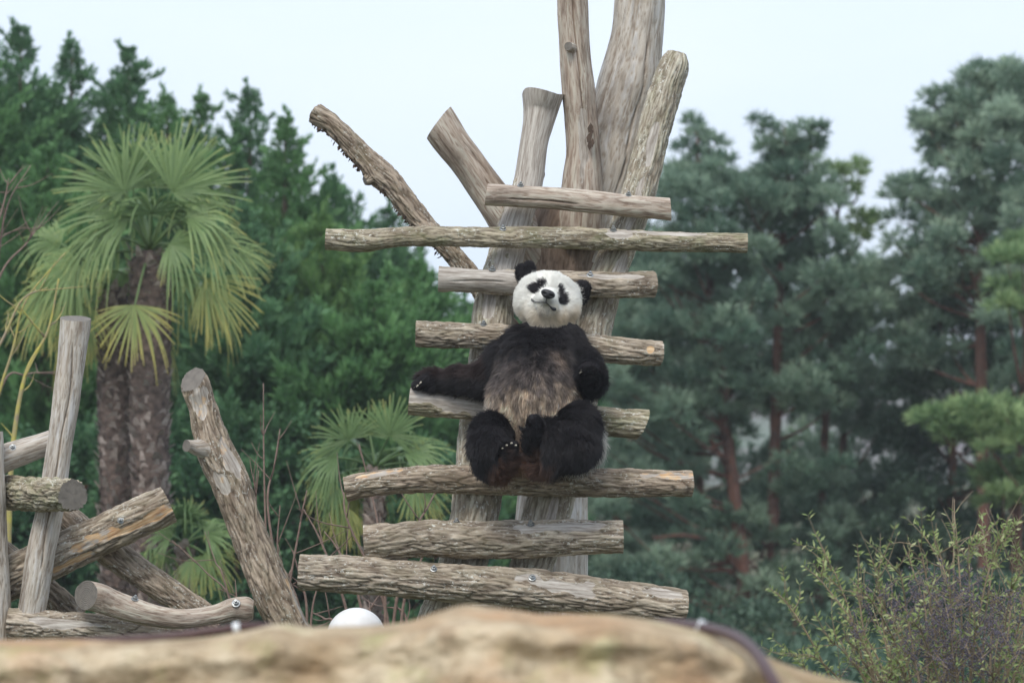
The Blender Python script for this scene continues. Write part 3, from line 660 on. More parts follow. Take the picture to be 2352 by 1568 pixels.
def panda_color(V):
    D = sdf(V, per=True); G = np.array([g for g, *_ in PR]); near = G[D.argmin(1)]
    x, y = unproj(V); n = len(V)
    def gd(*gs): return D[:, np.isin(G, gs)].min(1)
    black = np.array([.030, .027, .031]); C = np.tile(black, (n, 1))
    N1 = fbm(V*np.array([26, 26, 14.]), 3); N2 = fbm(V*np.array([55, 55, 25.])+5, 2)
    # torso: black chest, grizzled middle, tan belly
    dt, dh, da = gd('torso'), gd('head'), gd('arm', 'paw', 'leg', 'ear')
    f1 = sstep(790, 880, y + N1*34 - .30*np.clip(abs(x-1225)-50, 0, 80))
    front = V[:, 1] < 13.86
    mid = np.array([.185, .155, .145])[None]*(1+.7*N2[:, None])
    f2 = sstep(872, 958, y + N1*45 - 25*sstep(1160, 1110, x)); tan = np.array([.80, .64, .49])[None]*(1+.35*N1[:, None])
    T_ = black + (mid-black)*f1[:, None]; T_ = T_ + (tan-T_)*f2[:, None]
    edge = sstep(1150, 1112, x + N2*8)*sstep(900, 925, y)*(y < 985); T_ = T_ + (np.array([.72, .68, .62])-T_)*(edge*.8)[:, None]
    e2 = sstep(22, 0, abs(x-(1300-(880-y)*.35)))*sstep(800, 815, y)*sstep(855, 835, y)*.5
    T_ = T_ + (np.array([.5, .38, .3])-T_)*e2[:, None]
    cr_ = sstep(975, 1010, y + N1*14)*sstep(1262, 1215, x); T_ = T_ + (np.array([.23, .135, .10])-T_)*(cr_*.75)[:, None]
    back = V[:, 1] > 13.88
    T_[back & (y > 850)] = (.55, .52, .47)
    tor = (near == 'torso'); C[tor] = T_[tor]
    C[near == 'rump'] = (.62, .60, .56)
    # head
    hd = near == 'head'
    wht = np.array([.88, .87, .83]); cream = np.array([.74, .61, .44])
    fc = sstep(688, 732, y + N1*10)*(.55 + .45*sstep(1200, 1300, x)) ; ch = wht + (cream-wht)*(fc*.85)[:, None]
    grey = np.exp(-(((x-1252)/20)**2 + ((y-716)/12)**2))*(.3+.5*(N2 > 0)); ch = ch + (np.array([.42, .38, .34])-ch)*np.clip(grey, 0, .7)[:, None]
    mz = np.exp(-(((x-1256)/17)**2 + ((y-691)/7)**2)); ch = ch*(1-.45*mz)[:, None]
    def patch(cx, cy, a, b, ang):
        ca, sa = math.cos(math.radians(ang)), math.sin(math.radians(ang)); dx, dy = x-cx, y-cy
        u_, v_ = dx*ca+dy*sa, -dx*sa+dy*ca; return (u_/a)**2+(v_/b)**2
    e = np.minimum(np.minimum(patch(1244,653,13,9,-22), patch(1230,662,14.5,12,-35)), np.minimum(patch(1286.5,669,8,12,-12), patch(1291.5,685.5,10.5,13.5,-8)))
    m = 1 - sstep(.85, 1.15, e + .12*N2); m = m*(V[:, 1] < 13.93)
    ch = ch + (black-ch)*m[:, None]
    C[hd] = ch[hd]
    # neck line: fur below the jaw is black
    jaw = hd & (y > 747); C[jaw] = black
    # brownish fringe on feet and lower legs
    lg = np.isin(near, ['leg', 'paw']); fb = sstep(1035, 1085, y + N1*26)*sstep(1110, 1140, x)*sstep(1290, 1240, x)*lg
    C = C + (np.array([.21, .115, .08])-C)*(fb*.85)[:, None]
    ar = (near == 'arm') & (x < 1120); ft = sstep(872, 858, y)*ar
    C = C + (np.array([.048, .032, .031])-C)*ft[:, None]
    return C, near, D, x, y

def panda():
    root = thing('panda', 'black and white giant panda lounging on the log climbing frame, head tilted back', 'panda', P(1200, 1075, 13.86))
    import bmesh
    bm = bmesh.new()
    for g, kd, d, f in PR:
        if kd == 's':
            a, b, ra, rb, ys = d; L = np.linalg.norm(b-a); m = max(2, int(L/(.3*min(ra, rb)))+1)
            for t in np.linspace(0, 1, m):
                c = a+(b-a)*t; r = ra+(rb-ra)*t
                bmesh.ops.create_icosphere(bm, subdivisions=2, radius=1, matrix=Matrix.Translation(Vector(c)) @ Matrix.Diagonal((r, r*ys, r, 1)))
        else:
            C0, rr, Rm = d
            bmesh.ops.create_icosphere(bm, subdivisions=3, radius=1, matrix=Matrix.Translation(Vector(C0)) @ Matrix(Rm.T.tolist()).to_4x4() @ Matrix.Diagonal((*rr, 1)))
    me = bpy.data.meshes.new('tmp'); bm.to_mesh(me); bm.free()
    to = bpy.data.objects.new('tmp', me); COL.objects.link(to)
    md = to.modifiers.new('r', 'REMESH'); md.mode = 'VOXEL'; md.voxel_size = .0075
    ev = to.evaluated_get(bpy.context.evaluated_depsgraph_get()).to_mesh()
    V = np.empty(len(ev.vertices)*3); ev.vertices.foreach_get('co', V); V = V.reshape(-1, 3)
    F = np.array([p.vertices[:] for p in ev.polygons if len(p.vertices) == 4])
    to.to_mesh_clear() if hasattr(to, 'to_mesh_clear') else None
    bpy.data.objects.remove(to)
    h = .002; E = np.eye(3)*h
    def grad(V): 
        g = np.stack([sdf(V+E[k])-sdf(V-E[k]) for k in range(3)], 1)/(2*h); return g
    for it in range(4):
        f = sdf(V); g = grad(V); V = V - np.clip(f, -.02, .02)[:, None]*g/np.maximum((g**2).sum(1), .3)[:, None]
    C, near, D, x, y = panda_color(V)
    T = NT('fur_skin'); T.l(T.attr('col').outputs['Color'], T.b.inputs['Base Color']); T.b.inputs['Roughness'].default_value = .9
    T.b.inputs['Specular IOR Level'].default_value = .1
    body = mesh_np('body', V, F, T.m, root, {'col': C*.9})
    # fur strands
    tris = np.vstack([F[:, [0, 1, 2]], F[:, [0, 2, 3]]])
    a, b, c = V[tris[:, 0]], V[tris[:, 1]], V[tris[:, 2]]
    nn = np.cross(b-a, c-a); ar = np.linalg.norm(nn, axis=1)
    fn = unit(nn); cy_ = a[:, 1]
    wgt = ar*np.where(fn[:, 1] > .45, .25, 1.0)
    NS = 150000
    idx = rng.choice(len(tris), NS, p=wgt/wgt.sum())
    r1, r2 = rng.random(NS), rng.random(NS); s1 = np.sqrt(r1)
    p = a[idx]*(1-s1)[:, None] + b[idx]*(s1*(1-r2))[:, None] + c[idx]*(s1*r2)[:, None]
    nrm = unit(grad(p))
    Cp, near, D, px, py = panda_color(p)
    nose = P(1258, 676, 13.63)
    keep = ~((np.linalg.norm((p-nose)*np.array([1, .6, 1.3]), axis=1) < .030))
    flow = np.zeros_like(p)
    nearest = D.argmin(1)
    for k, (g, kd, d, f) in enumerate(PR):
        m = nearest == k
        if g == 'head': flow[m] = unit(p[m]-nose)*1.0 + np.array([0, .2, -.1])
        elif g == 'ear': flow[m] = np.array([0, 0, 1.0])
        elif kd == 's' and g in ('arm', 'leg'): flow[m] = f*.8 + np.array([0, 0, -.45])
        elif g == 'paw': flow[m] = f
        else: flow[m] = np.array([0, 0, -1.0]) + .25*unit(p[m]-P(1235, 900, 13.7))
    cl = np.stack([fbm(p*22+11*k, 2) for k in range(3)], 1)          # clumping
    flow = flow + cl*.55 + rng.normal(size=p.shape)*.14
    tan = flow - (flow*nrm).sum(1)[:, None]*nrm; tan = unit(tan)
    ln = np.full(NS, .042)
    ln[near == 'head'] = .015; ln[near == 'ear'] = .013; ln[near == 'paw'] = .012
    dn = np.linalg.norm(p-nose, axis=1); hm = near == 'head'
    ln[hm] = np.clip(.004 + dn[hm]*.13, .005, .022)
    lo = (near == 'leg') & (py > 1060); ln[lo] = .045
    sh_ = (py > 728) & (py < 800) & (near != 'head') & (px < 1195); ln[sh_] = .055
    ln[(near == 'arm')] = .036; ln[near == 'torso'] = .032
    ln = ln*rng.uniform(.6, 1.25, NS)*np.where((rng.random(NS) < .12) & (near != 'head'), 1.5, 1)
    lift = np.where(near == 'head', .4, .75)[:, None] + .45*cl[:, :1]
    n = 5; t = np.linspace(0, 1, n)[None, :, None]
    d0 = unit(tan + nrm*lift*2.0); d1 = unit(tan + nrm*lift*.6 + np.array([0, 0, -.22]) + rng.normal(size=p.shape)*.12)
    pts = p[:, None] - nrm[:, None]*.002 + ln[:, None, None]*(d0[:, None]*(t-.5*t*t) + d1[:, None]*(.5*t*t))
    pts = pts[keep]; Ck = Cp[keep]
    jit = (1+(rng.random(len(Ck))*.6-.3)*np.where(near[keep] == 'head', .3, 1))[:, None]*(1+.38*cl[keep][:, 1:2]*(near[keep] != 'head')[:, None]); Ck = Ck*jit  # clump tone also stands in for varied sheen on the black fur
    # grizzled strands on the belly: some pale, some dark
    bm_ = (near[keep] == 'torso') & (py[keep] > 800); rr_ = rng.random(len(Ck))
    Ck[bm_ & (rr_ < .07)] *= 1.8; Ck[bm_ & (rr_ > .88)] *= .45
    Ck = np.clip(Ck, .004, .92)
    N = len(pts)
    hc = bpy.data.hair_curves.new('fur'); hc.add_curves([n]*N)
    hc.attributes['position'].data.foreach_set('vector', pts.astype(np.float32).ravel())
    ra = hc.attributes.get('radius') or hc.attributes.new('radius', 'FLOAT', 'POINT')
    base = np.where(near[keep] == 'head', .00075, .00085)
    rad = (base[:, None]*np.array([1, .95, .8, .55, .15])[None]).astype(np.float32); ra.data.foreach_set('value', rad.ravel())
    ca = hc.attributes.new('col', 'FLOAT_COLOR', 'CURVE'); cc = np.ones((N, 4), np.float32); cc[:, :3] = Ck; ca.data.foreach_set('color', cc.ravel())
    T = NT('fur'); T.l(T.attr('col').outputs['Color'], T.b.inputs['Base Color']); T.b.inputs['Roughness'].default_value = .5
    T.b.inputs['Specular IOR Level'].default_value = .35
    tr = T.n('BsdfTranslucent'); T.l(T.attr('col').outputs['Color'], tr.inputs[0]); ms = T.n('MixShader'); ms.inputs[0].default_value = .3
    T.l(T.b.outputs[0], ms.inputs[1]); T.l(tr.outputs[0], ms.inputs[2]); T.l(ms.outputs[0], T.o.inputs[0])
    hc.materials.append(T.m)
    fo = bpy.data.objects.new('fur', hc); COL.objects.link(fo); fo.parent = root; fo.matrix_parent_inverse = Matrix.Translation(-root.location)
    # nose pad with nostrils
    Tn = NT('nose_skin'); Tn.b.inputs['Base Color'].default_value = (.016, .015, .018, 1); Tn.b.inputs['Roughness'].default_value = .42
    Tn.bump(Tn.noise(400, 3), .001, .6)
    c0 = P(1258.5, 675.5, 13.612)
    th = np.linspace(0, 2*pi, 40, endpoint=False); ph = np.linspace(.001, pi-.001, 26); TH, PH = np.meshgrid(th, ph, indexing='ij')
    rx, ry, rz = R(17, 13.6), R(13, 13.6), R(10.5, 13.6)
    v = np.stack([np.sin(PH)*np.cos(TH), np.sin(PH)*np.sin(TH), np.cos(PH)], -1).reshape(-1, 3)
    sq = np.sign(v)*abs(v)**.85; v2 = sq*np.array([rx, ry, rz])
    v2[:, 0] *= (1 - .28*(v[:, 2] < 0)*abs(v[:, 2]))
    for sgn in (-1, 1):
        q = np.array([sgn*rx*.52, -ry*.92, -rz*.12]); dd = np.linalg.norm((v2-q)*np.array([1, .6, 1.25]), axis=1)
        v2[:, 1] += .016*np.exp(-(dd/.0065)**2)
    ca_, sa_ = math.cos(math.radians(20)), math.sin(math.radians(20))
    Rm = np.array([[ca_, 0, sa_], [0, 1, 0], [-sa_, 0, ca_]]); v2 = v2@Rm.T + c0
    m_, k_ = 40, 26; i, j = np.meshgrid(np.arange(m_), np.arange(k_-1), indexing='ij'); i2 = (i+1) % m_
    mesh_np('nose', v2, np.stack([i*k_+j, i*k_+j+1, i2*k_+j+1, i2*k_+j], -1).reshape(-1, 4), Tn.m, root)
    # drop points onto the furred face along the view
    def on_face(x, y, lift=.0):
        y0, y1 = 13.45, 14.0
        ys = np.linspace(y0, y1, 400); pp = np.array([P(x, y, q) for q in ys]); f = sdf(pp); k = np.argmax(f < 0)
        return P(x, y, ys[k]-lift)
    mouth = [on_face(x, y, .005) for x, y in ((1223,688.5),(1228,693),(1238,694),(1249,694),(1257,697),(1264,704),(1270,709),(1276,710.5))]
    V_, Q_, T_ = tube_np(mouth, [.008, .0065, .0026, .0018, .002, .003, .0075, .0075], 8, 40); mesh_np('mouth', V_, [Q_, T_], Tn.m, root)
    ph_ = [on_face(1256, 684, .006), on_face(1255, 689, .004), on_face(1254, 694, .004)]
    V_, Q_, T_ = tube_np(ph_, [.003, .0018, .0018], 6, 8); mesh_np('philtrum', V_, [Q_, T_], Tn.m, root)
    Te = NT('eye'); Te.b.inputs['Base Color'].default_value = (.01, .007, .005, 1); Te.b.inputs['Roughness'].default_value = .06
    for ex, ey in ((1241, 652.5), (1287, 671)):
        e0 = on_face(ex, ey, .0045)
        V_, Q_, T_ = tube_np([e0+[-.008, .004, -.001], e0, e0+[.008, .004, .001]], [.002, .0075, .002], 12, 12)
        mesh_np('eye', V_, [Q_, T_], Te.m, root)
    Tc = NT('claw'); Tc.b.inputs['Base Color'].default_value = (.50, .46, .38, 1); Tc.b.inputs['Roughness'].default_value = .4
    def claw(x, y, Y, dx, dy, dY, L=.022, r=.0048):
        a = P(x, y, Y); d = unit(np.array([dx, dY, -dy], float)); V_, Q_, T_ = tube_np([a, a+d*L*.5, a+d*L+[0, 0, -.004]], [r, r*.8, .0005], 8, 8)
        mesh_np('claw', V_, [Q_, T_], Tc.m, root)
    for x, y, Y in ((1153,1030,13.455), (1163,1023,13.445), (1174,1018,13.44), (1184,1023,13.44)): claw(x, y, Y, .25, -.2, -.9)
    for x, y, Y in ((968,877,13.865), (961,884,13.87), (955,886,13.90)): claw(x, y, Y, -.8, .5, -.3, .012, .004)
    for x, y, Y in ((1340,846,13.485), (1337,853,13.485)): claw(x, y, Y, -.7, .3, -.4, .016, .003)
panda()

# white dome just showing over the rock
def dome():
    root = thing('white_dome', 'smooth white dome peeping over the rock, crossed by bare twigs', 'dome', P(820, 2040, 14.6))
    c = P(818, 1463, 14.6); th = np.linspace(0, 2*pi, 48, endpoint=False); ph = np.linspace(.001, pi-.001, 30); TH, PH = np.meshgrid(th, ph, indexing='ij')
    V = np.stack([np.sin(PH)*np.cos(TH)*R(68, 14.6), np.sin(PH)*np.sin(TH)*R(60, 14.6), np.cos(PH)*R(68, 14.6)], -1).reshape(-1, 3)+c
    i, j = np.meshgrid(np.arange(48), np.arange(29), indexing='ij'); i2 = (i+1) % 48
    mesh_np('shell', V, np.stack([i*30+j, i*30+j+1, i2*30+j+1, i2*30+j], -1).reshape(-1, 4), M['white'], root)
    g = c*1; g[2] = 0; V, Q, T = tube_np([g, (g+c)/2, c-[0, 0, .1]], [.05, .04, .04], 12, 8); mesh_np('foot', V, [Q, T], M['steel'], root)
dome()

# ------------------------------------------------------------------ conifers at left
def cypress(x, ytop, hw, Y, mat, label, seed, dens=1.0, low=1560, nbr=None):
    rg = np.random.default_rng(seed)
    top = P(x, ytop+14, Y); base = top*1; base[2] = 0; H = top[2]; Rm = R(hw, Y)
    root = thing('cypress_tree', label, 'tree', base, 'cypress trees behind the palms')
    V, Q, T = tube_np([base, base+[0, 0, H*.5], base+[0, 0, H*.97]], [.11, .07, .012], 8, 12)
    mesh_np('trunk', V, [Q, T], M['trunk_dark'], root)
    nb = nbr or int(330*dens)
    hs = 1 - rg.random(nb)**1.55*.97; hs = np.sort(hs)       # share of height
    rad = Rm*np.clip((1-hs)/.23, .01, 1)**1.05*rg.uniform(.6, 1.2, nb)*np.where(rg.random(nb) < .15, 1.6, 1)
    az = rg.random(nb)*2*pi; up = np.radians(rg.uniform(25, 62, nb))
    mb = MB()
    for h, r, a, u in zip(hs, rad, az, up):
        L = r/math.cos(u)*.95+.07
        st = base+np.array([0, 0, max(.15, h*H - L*math.sin(u)*.8)])
        d = np.array([math.cos(a)*math.cos(u), math.sin(a)*math.cos(u), math.sin(u)])
        m = int(np.clip(L*95, 12, 150)*dens)
        t = .12+.88*rg.random(m)**.65
        cen = st + d*(t*L)[:, None]; cen[:, 2] += -.12*L*t**3
        wdt = .17*min(L, 1.0)*(1.15-t)**.7+.02
        offv = rg.normal(size=(m, 3)); offv = unit(offv)*(wdt*rg.random(m)**.5)[:, None]
        p = cen+offv
        dr = unit(d*.9 + unit(offv)*.55 + np.array([0, 0, .25]) + rg.normal(size=(m, 3))*.28)
        nr_ = unit(np.cross(dr, rg.normal(size=(m, 3))))
        cv = rg.normal()*.24
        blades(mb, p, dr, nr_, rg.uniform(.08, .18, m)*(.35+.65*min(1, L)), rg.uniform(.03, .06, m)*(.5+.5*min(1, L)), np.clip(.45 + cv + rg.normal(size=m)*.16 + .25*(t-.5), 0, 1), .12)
    for q in range(26):                  # loose plumes that break the outline, and the thin leader
        if q == 0: st = base+np.array([0, 0, H*.955]); L = .36; d = unit(np.array([rg.normal()*.12, rg.normal()*.12, 1.0])); m = 46; wd = .022; cz = rg.normal(size=3)*np.array([.10, .05, 0])
        else:
            h = 1-.40*rg.random()**1.2; a = rg.random()*2*pi; u = math.radians(rg.uniform(42, 68)); r = Rm*min(1, (1-h)/.23)
            d = np.array([math.cos(a)*math.cos(u), math.sin(a)*math.cos(u), math.sin(u)]); st = base+np.array([0, 0, H*h-.25]) + d*r*.5
            L = r*.9+rg.uniform(.16, .34); m = int(90*L)+20; wd = .045; cz = np.array([d[0], d[1], -.6])*.10
        t = rg.random(m)**.8; c = st + d*(t*L)[:, None] + cz[None]*(t**2)[:, None]
        off = unit(rg.normal(size=(m, 3)))*(wd*(1.05-t))[:, None]
        dr = unit(d*1.0 + unit(off)*.6 + rg.normal(size=(m, 3))*.2)
        blades(mb, c+off, dr, unit(np.cross(dr, rg.normal(size=(m, 3)))), rg.uniform(.05, .11, m), rg.uniform(.02, .04, m), np.clip(.6+rg.normal(size=m)*.15, 0, 1), .1)
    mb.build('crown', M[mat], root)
    return root
cyp = [
 (-70,75,175,31.0,'cypress',0,1.0,'big cypress cut by the left edge behind the palm, tallest mass'),
 (48,48,150,31.8,'cypress_dark',0,1.0,'tall feathery cypress beside the left edge, highest tip of the row'),
 (165,78,115,32.3,'cypress_dark',0,.9,'cypress with a thin curved tip, second of the tall left group'),
 (295,100,105,32.0,'cypress_dark',0,1.0,'pointed dark cypress standing free above the palm crown'),
 (385,205,100,31.5,'cypress',0,.9,'bushy cypress tip just right of the pointed one above the palm'),
 (460,210,100,32.6,'cypress',0,.9,'loose double-topped cypress behind the right half of the palm'),
 (574,192,95,33.0,'cypress_dark',0,1.0,'slim cypress with open side shoots right of the palm'),
 (655,262,100,31.6,'cypress',0,1.0,'dense narrow cypress between palm and the slender dead branch'),
 (770,392,120,32.6,'cypress_dark',0,.9,'lower cypress under the tip of the slender dead branch'),
 (888,470,110,33.2,'cypress_dark',0,.9,'small cypress tip under the middle of the slender dead branch'),
 (738,485,140,29.6,'cypress_gold',0,1.0,'yellowish green bushy cypress above the small palm'),
 (965,590,150,31.0,'cypress',0,1.0,'broad dark cypress left of the frame below the long rung'),
 (1065,690,130,32.2,'cypress_dark',0,.9,'cypress right behind the left post of the climbing frame'),
 (1190,640,120,33.4,'cypress_dark',0,1.0,'cypress hidden behind the climbing frame, seen between its two posts'),
 (560,470,150,29.2,'cypress_dark',0,1.1,'low wide cypress filling the gap right of the large palm'),
 (860,640,165,29.0,'cypress',0,1.1,'bushy green cypress above and behind the small palm'),
 (110,330,190,30.0,'cypress',0,1.1,'green cypress behind the left fronds of the large palm'),
]
for k, (x, yt, hw, Y, mt, _, dn, lb) in enumerate(cyp):
    cypress(x, yt, hw, Y, mt, lb, 100+k, dn)

# ------------------------------------------------------------------ pines at right
def pine(label, trunkpts, clumps, mat, seed, limbs=(), leaf=None, name='pine_tree', tufts=95, group='pine trees at the right'):
    rg = np.random.default_rng(seed)
    tp = np.array([P(x, y, Y) for x, y, Y, r in trunkpts]); tr = [R(r, Y) for x, y, Y, r in trunkpts]
    root = thing(name, label, 'shrubbery' if name == 'shrubbery' else 'tree', tp[0], group)
    V, Q, T = tube_np(tp, tr, 12, 40)
    V[:-2] += .02*noise(V[:-2]*9)[:, None]
    mesh_np('trunk', V, [Q, T], M['pine_bark'], root)
    tc_ = catmull(tp, 60)
    mb = MB(); lb = MB()
    for (x, y, Y, r, fl) in clumps:
        c = P(x, y, Y); rr = R(r, Y)
        m = int(tufts*(rr/.42)**2) + 12
        k = np.argmin(np.linalg.norm((tc_ - (c-np.array([0, 0, abs(c[0]-tc_[:, 0].mean())*.35+.3])))*np.array([.3, .3, 1]), axis=1)); s0 = tc_[k]
        mid = (s0+c)/2 + np.array([0, 0, -.12]) + rg.normal(size=3)*.08
        if rg.random() < .3: V, Q, T = tube_np([s0, mid, c-[0, 0, rr*.2]], [.028, .018, .006], 5, 8); lb.add(V, Q, T)
        u = unit(rg.normal(size=(m, 3))); u[:, 2] = abs(u[:, 2])*1.0 - .35; u = unit(u)
        p = c + u*np.array([rr, rr, rr*fl])*(.35+.65*rg.random(m)**.45)[:, None]
        out_ = unit(u*np.array([1, 1, .6]) + np.array([0, 0, .65]))
        cv = rg.normal()*.22 + .35
        B = 8
        pp = np.repeat(p, B, 0); dr = unit(np.repeat(out_, B, 0) + rg.normal(size=(m*B, 3))*.5)
        nr_ = unit(np.cross(dr, rg.normal(size=(m*B, 3))))
        if leaf: 
            pp = pp + rg.normal(size=pp.shape)*.05
            blades(mb, pp, dr, nr_, rg.uniform(.05, .10, m*B), rg.uniform(.035, .06, m*B), np.clip(cv+rg.normal(size=m*B)*.2, 0, 1), .1)
        else:
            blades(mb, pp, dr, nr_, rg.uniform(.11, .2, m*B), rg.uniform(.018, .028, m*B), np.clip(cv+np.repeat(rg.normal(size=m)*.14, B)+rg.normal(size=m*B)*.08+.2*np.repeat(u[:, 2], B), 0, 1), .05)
    for pts in limbs:
        V, Q, T = tube_np([P(x, y, Y) for x, y, Y, r in pts], [R(r, Y) for x, y, Y, r in pts], 7, 20); lb.add(V, Q, T)
    if lb.n: tag(lb.build('branches', M['pine_bark'], root), kind='stuff')
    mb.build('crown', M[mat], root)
    return root

def fill(poly, step, Y0, Y1, r0, r1, seed, fl=(.7, 1.0), holes=()):
    """jittered clump centres inside a polygon"""
    rg = np.random.default_rng(seed); poly = np.array(poly, float); res = []
    x0, y0 = poly.min(0); x1, y1 = poly.max(0)
    step = step*.82
    for gx in np.arange(x0, x1, step):
        for gy in np.arange(y0, y1, step*.8):
            x, y = gx+rg.uniform(-.5, .5)*step, gy+rg.uniform(-.5, .5)*step
            inside = False; j = len(poly)-1
            for i in range(len(poly)):
                (xi, yi), (xj, yj) = poly[i], poly[j]
                if (yi > y) != (yj > y) and x < (xj-xi)*(y-yi)/(yj-yi)+xi: inside = not inside
                j = i
            if not inside: continue
            if any(((x-hx)/a)**2+((y-hy)/b)**2 < 1 for hx, hy, a, b in holes): continue
            res.append((x, y, rg.uniform(Y0, Y1), rg.uniform(r0, r1), rg.uniform(*fl)))
    return res

HOLES = [(1640,960,60,22), (1700,1040,26,50), (1755,1030,20,60), (1560,1270,45,18), (1725,1300,22,55), (1470,1240,40,14), (1450,670,16,14), (2150,1060,35,14), (1700,1440,25,60)]
pine('reddish-trunked pine right of the climbing frame, first trunk', [(1712,1475,37,17),(1705,1300,37,16),(1685,1120,37,15),(1665,970,37,14),(1650,800,37,12),(1625,600,37,9),(1605,400,37,5),(1600,300,37,3)],
     [(1600,315,37,26,.7),(1640,330,37.2,26,.7),(1575,345,37,26,.6),(1620,365,37,34,.6),(1660,370,36.8,22,.6),(1560,395,37,26,.6),(1590,285,37,14,.8)]
     + fill([(1545,385),(1670,390),(1700,470),(1520,470)], 40, 36.5, 37.5, 24, 32, 41)
     + fill([(1520,420),(1700,420),(1740,520),(1760,760),(1700,1000),(1400,900),(1380,700),(1500,560)], 52, 35.8, 38.4, 30, 44, 1)
     + fill([(1380,900),(1600,920),(1620,1440),(1380,1440)], 62, 36, 38.5, 30, 44, 2, holes=HOLES), 'pine', 201,
     limbs=[[(1680,1090,37,7),(1630,1010,36.8,6),(1560,960,36.6,4),(1500,940,36.4,2)], [(1705,1330,37,8),(1660,1260,36.8,7),(1580,1230,36.5,5),(1500,1235,36.4,3)], [(1700,1290,37,6),(1600,1300,36.9,4),(1500,1330,36.8,2)]])
pine('pine with a straight reddish trunk and forked open top, beside the first', [(1772,1500,37.6,13),(1775,1300,37.6,13),(1778,1100,37.6,13),(1782,950,37.6,12),(1790,700,37.6,10),(1800,500,37.6,7),(1808,380,37.6,4),(1800,285,37.6,2)],
     [(1745,278,37.5,13,.8),(1770,300,37.5,20,.7),(1800,325,37.6,26,.6),(1840,300,37.6,24,.7),(1868,325,37.7,22,.7),(1880,300,37.6,13,.7),(1820,355,37.6,28,.6),(1765,340,37.5,20,.6),(1790,375,37.6,26,.6),(1855,370,37.6,22,.6)]
     + fill([(1750,330),(1860,340),(1900,470),(1700,470),(1740,400)], 40, 37.1, 38.1, 22, 30, 42)
     + fill([(1700,425),(1900,410),(1930,560),(2010,620),(2020,760),(1960,950),(1740,950),(1740,600)], 52, 36.4, 38.8, 30, 44, 3)
     + fill([(1620,1130),(1960,1020),(1960,1450),(1640,1450)], 60, 36.4, 39, 28, 42, 4, holes=HOLES), 'pine', 202)
pine('pine crown with yellowish upper tufts at the gap of sky', [(1880,1480,38.6,10),(1885,1200,38.6,10),(1900,900,38.6,9),(1920,600,38.6,6),(1930,420,38.6,3)],
     [(1920,395,38.2,30,.5),(1955,400,38.2,26,.5),(1895,405,38.2,24,.5),(1940,440,38.3,34,.6),(1905,460,38.3,34,.6),(1975,380,38.2,10,.8),(1990,525,38.4,28,.5),(1960,545,38.4,30,.5),(2005,500,38.4,12,.7),(1975,500,38.4,16,.7)], 'pine_gold', 203)
pine('thin-trunked pine deep between the two groups of pines', [(1930,1500,40,9),(1935,1200,40,9),(1940,900,40,8),(1960,700,40,4)],
     fill([(1900,620),(1990,600),(2040,700),(2100,800),(2120,1400),(1880,1420),(1880,900)], 62, 39.4, 41, 32, 46, 5, holes=HOLES), 'pine', 204)
pine('tall pine near the right edge, highest top at the right', [(2262,1480,36.6,16),(2260,1200,36.6,15),(2255,900,36.6,13),(2250,600,36.6,10),(2245,350,36.6,6),(2242,170,36.6,3)],
     [(2242,165,36.6,14,.9),(2225,195,36.6,20,.7),(2262,190,36.6,18,.7),(2195,225,36.6,20,.7),(2165,215,36.5,10,.8),(2240,230,36.6,26,.6),(2285,215,36.6,18,.7),(2210,265,36.6,26,.6),(2135,225,36.5,13,.8),(2125,290,36.5,22,.6),(2165,285,36.5,26,.6),(2105,275,36.5,10,.8),(2150,330,36.5,26,.6),(2205,320,36.5,30,.6),(2255,290,36.5,30,.6)]
     + fill([(2120,230),(2190,220),(2240,160),(2360,150),(2420,340),(2120,340)], 40, 36, 37.4, 22, 30, 43)
     + fill([(2140,330),(2330,300),(2330,700),(2100,700),(2130,480),(2060,480),(2080,430),(2160,420)], 50, 35.6, 37.8, 30, 42, 6)
     + [(2060,425,36.4,20,.6),(2095,420,36.4,24,.6),(2048,450,36.4,14,.6),(2075,455,36.4,28,.6)]
     + fill([(2060,500),(2160,480),(2200,900),(2060,880),(2045,640)], 54, 36.5, 38.5, 30, 44, 7), 'pine_hazed', 205,
     limbs=[[(2255,700,36.6,7),(2220,600,36.4,4),(2170,520,36.2,2)]])
pine('pine cut by the right edge, grey-green needles paled with painted haze', [(2400,1480,35.6,16),(2395,1100,35.6,14),(2385,700,35.6,11),(2370,400,35.6,7),(2350,150,35.6,3)],
     [(2318,160,35.6,20,.8),(2350,180,35.6,26,.7),(2335,205,35.6,28,.6),(2308,190,35.6,14,.8),(2320,240,35.6,30,.6)]
     + fill([(2280,260),(2460,200),(2500,900),(2290,900)], 56, 34.8, 36.6, 30, 44, 8), 'pine_hazed', 206)
pine('lower yellow-green pine boughs near the right edge', [(2330,1490,34.2,14),(2335,1250,34.2,12),(2340,1050,34.2,9),(2350,900,34.2,5)],
     fill([(2130,960),(2230,925),(2400,930),(2400,1030),(2200,1040)], 42, 33.2, 34.4, 28, 38, 9, (.4, .55))
     + fill([(2220,1095),(2400,1070),(2400,1170),(2250,1150)], 44, 33.2, 34.4, 26, 36, 10, (.4, .55)) + fill([(2250,560),(2400,540),(2400,760),(2280,700)], 60, 33.4, 34.6, 28, 38, 19, (.4, .55)), 'pine_gold', 207)
pine('dark leafy evergreen between pines, deep green to black', [(2180,1490,38.5,12),(2185,1200,38.5,11),(2190,900,38.5,8),(2190,650,38.5,4)],
     fill([(2060,800),(2150,600),(2260,640),(2420,760),(2440,1480),(2020,1480),(1980,1200),(2040,1000)], 66, 37.6, 39.6, 36, 52, 11, (.7, .9), holes=[(2170,1050,30,16),(2180,1150,26,12)]), 'ivy', 208, leaf=True, name='evergreen_tree', group='')
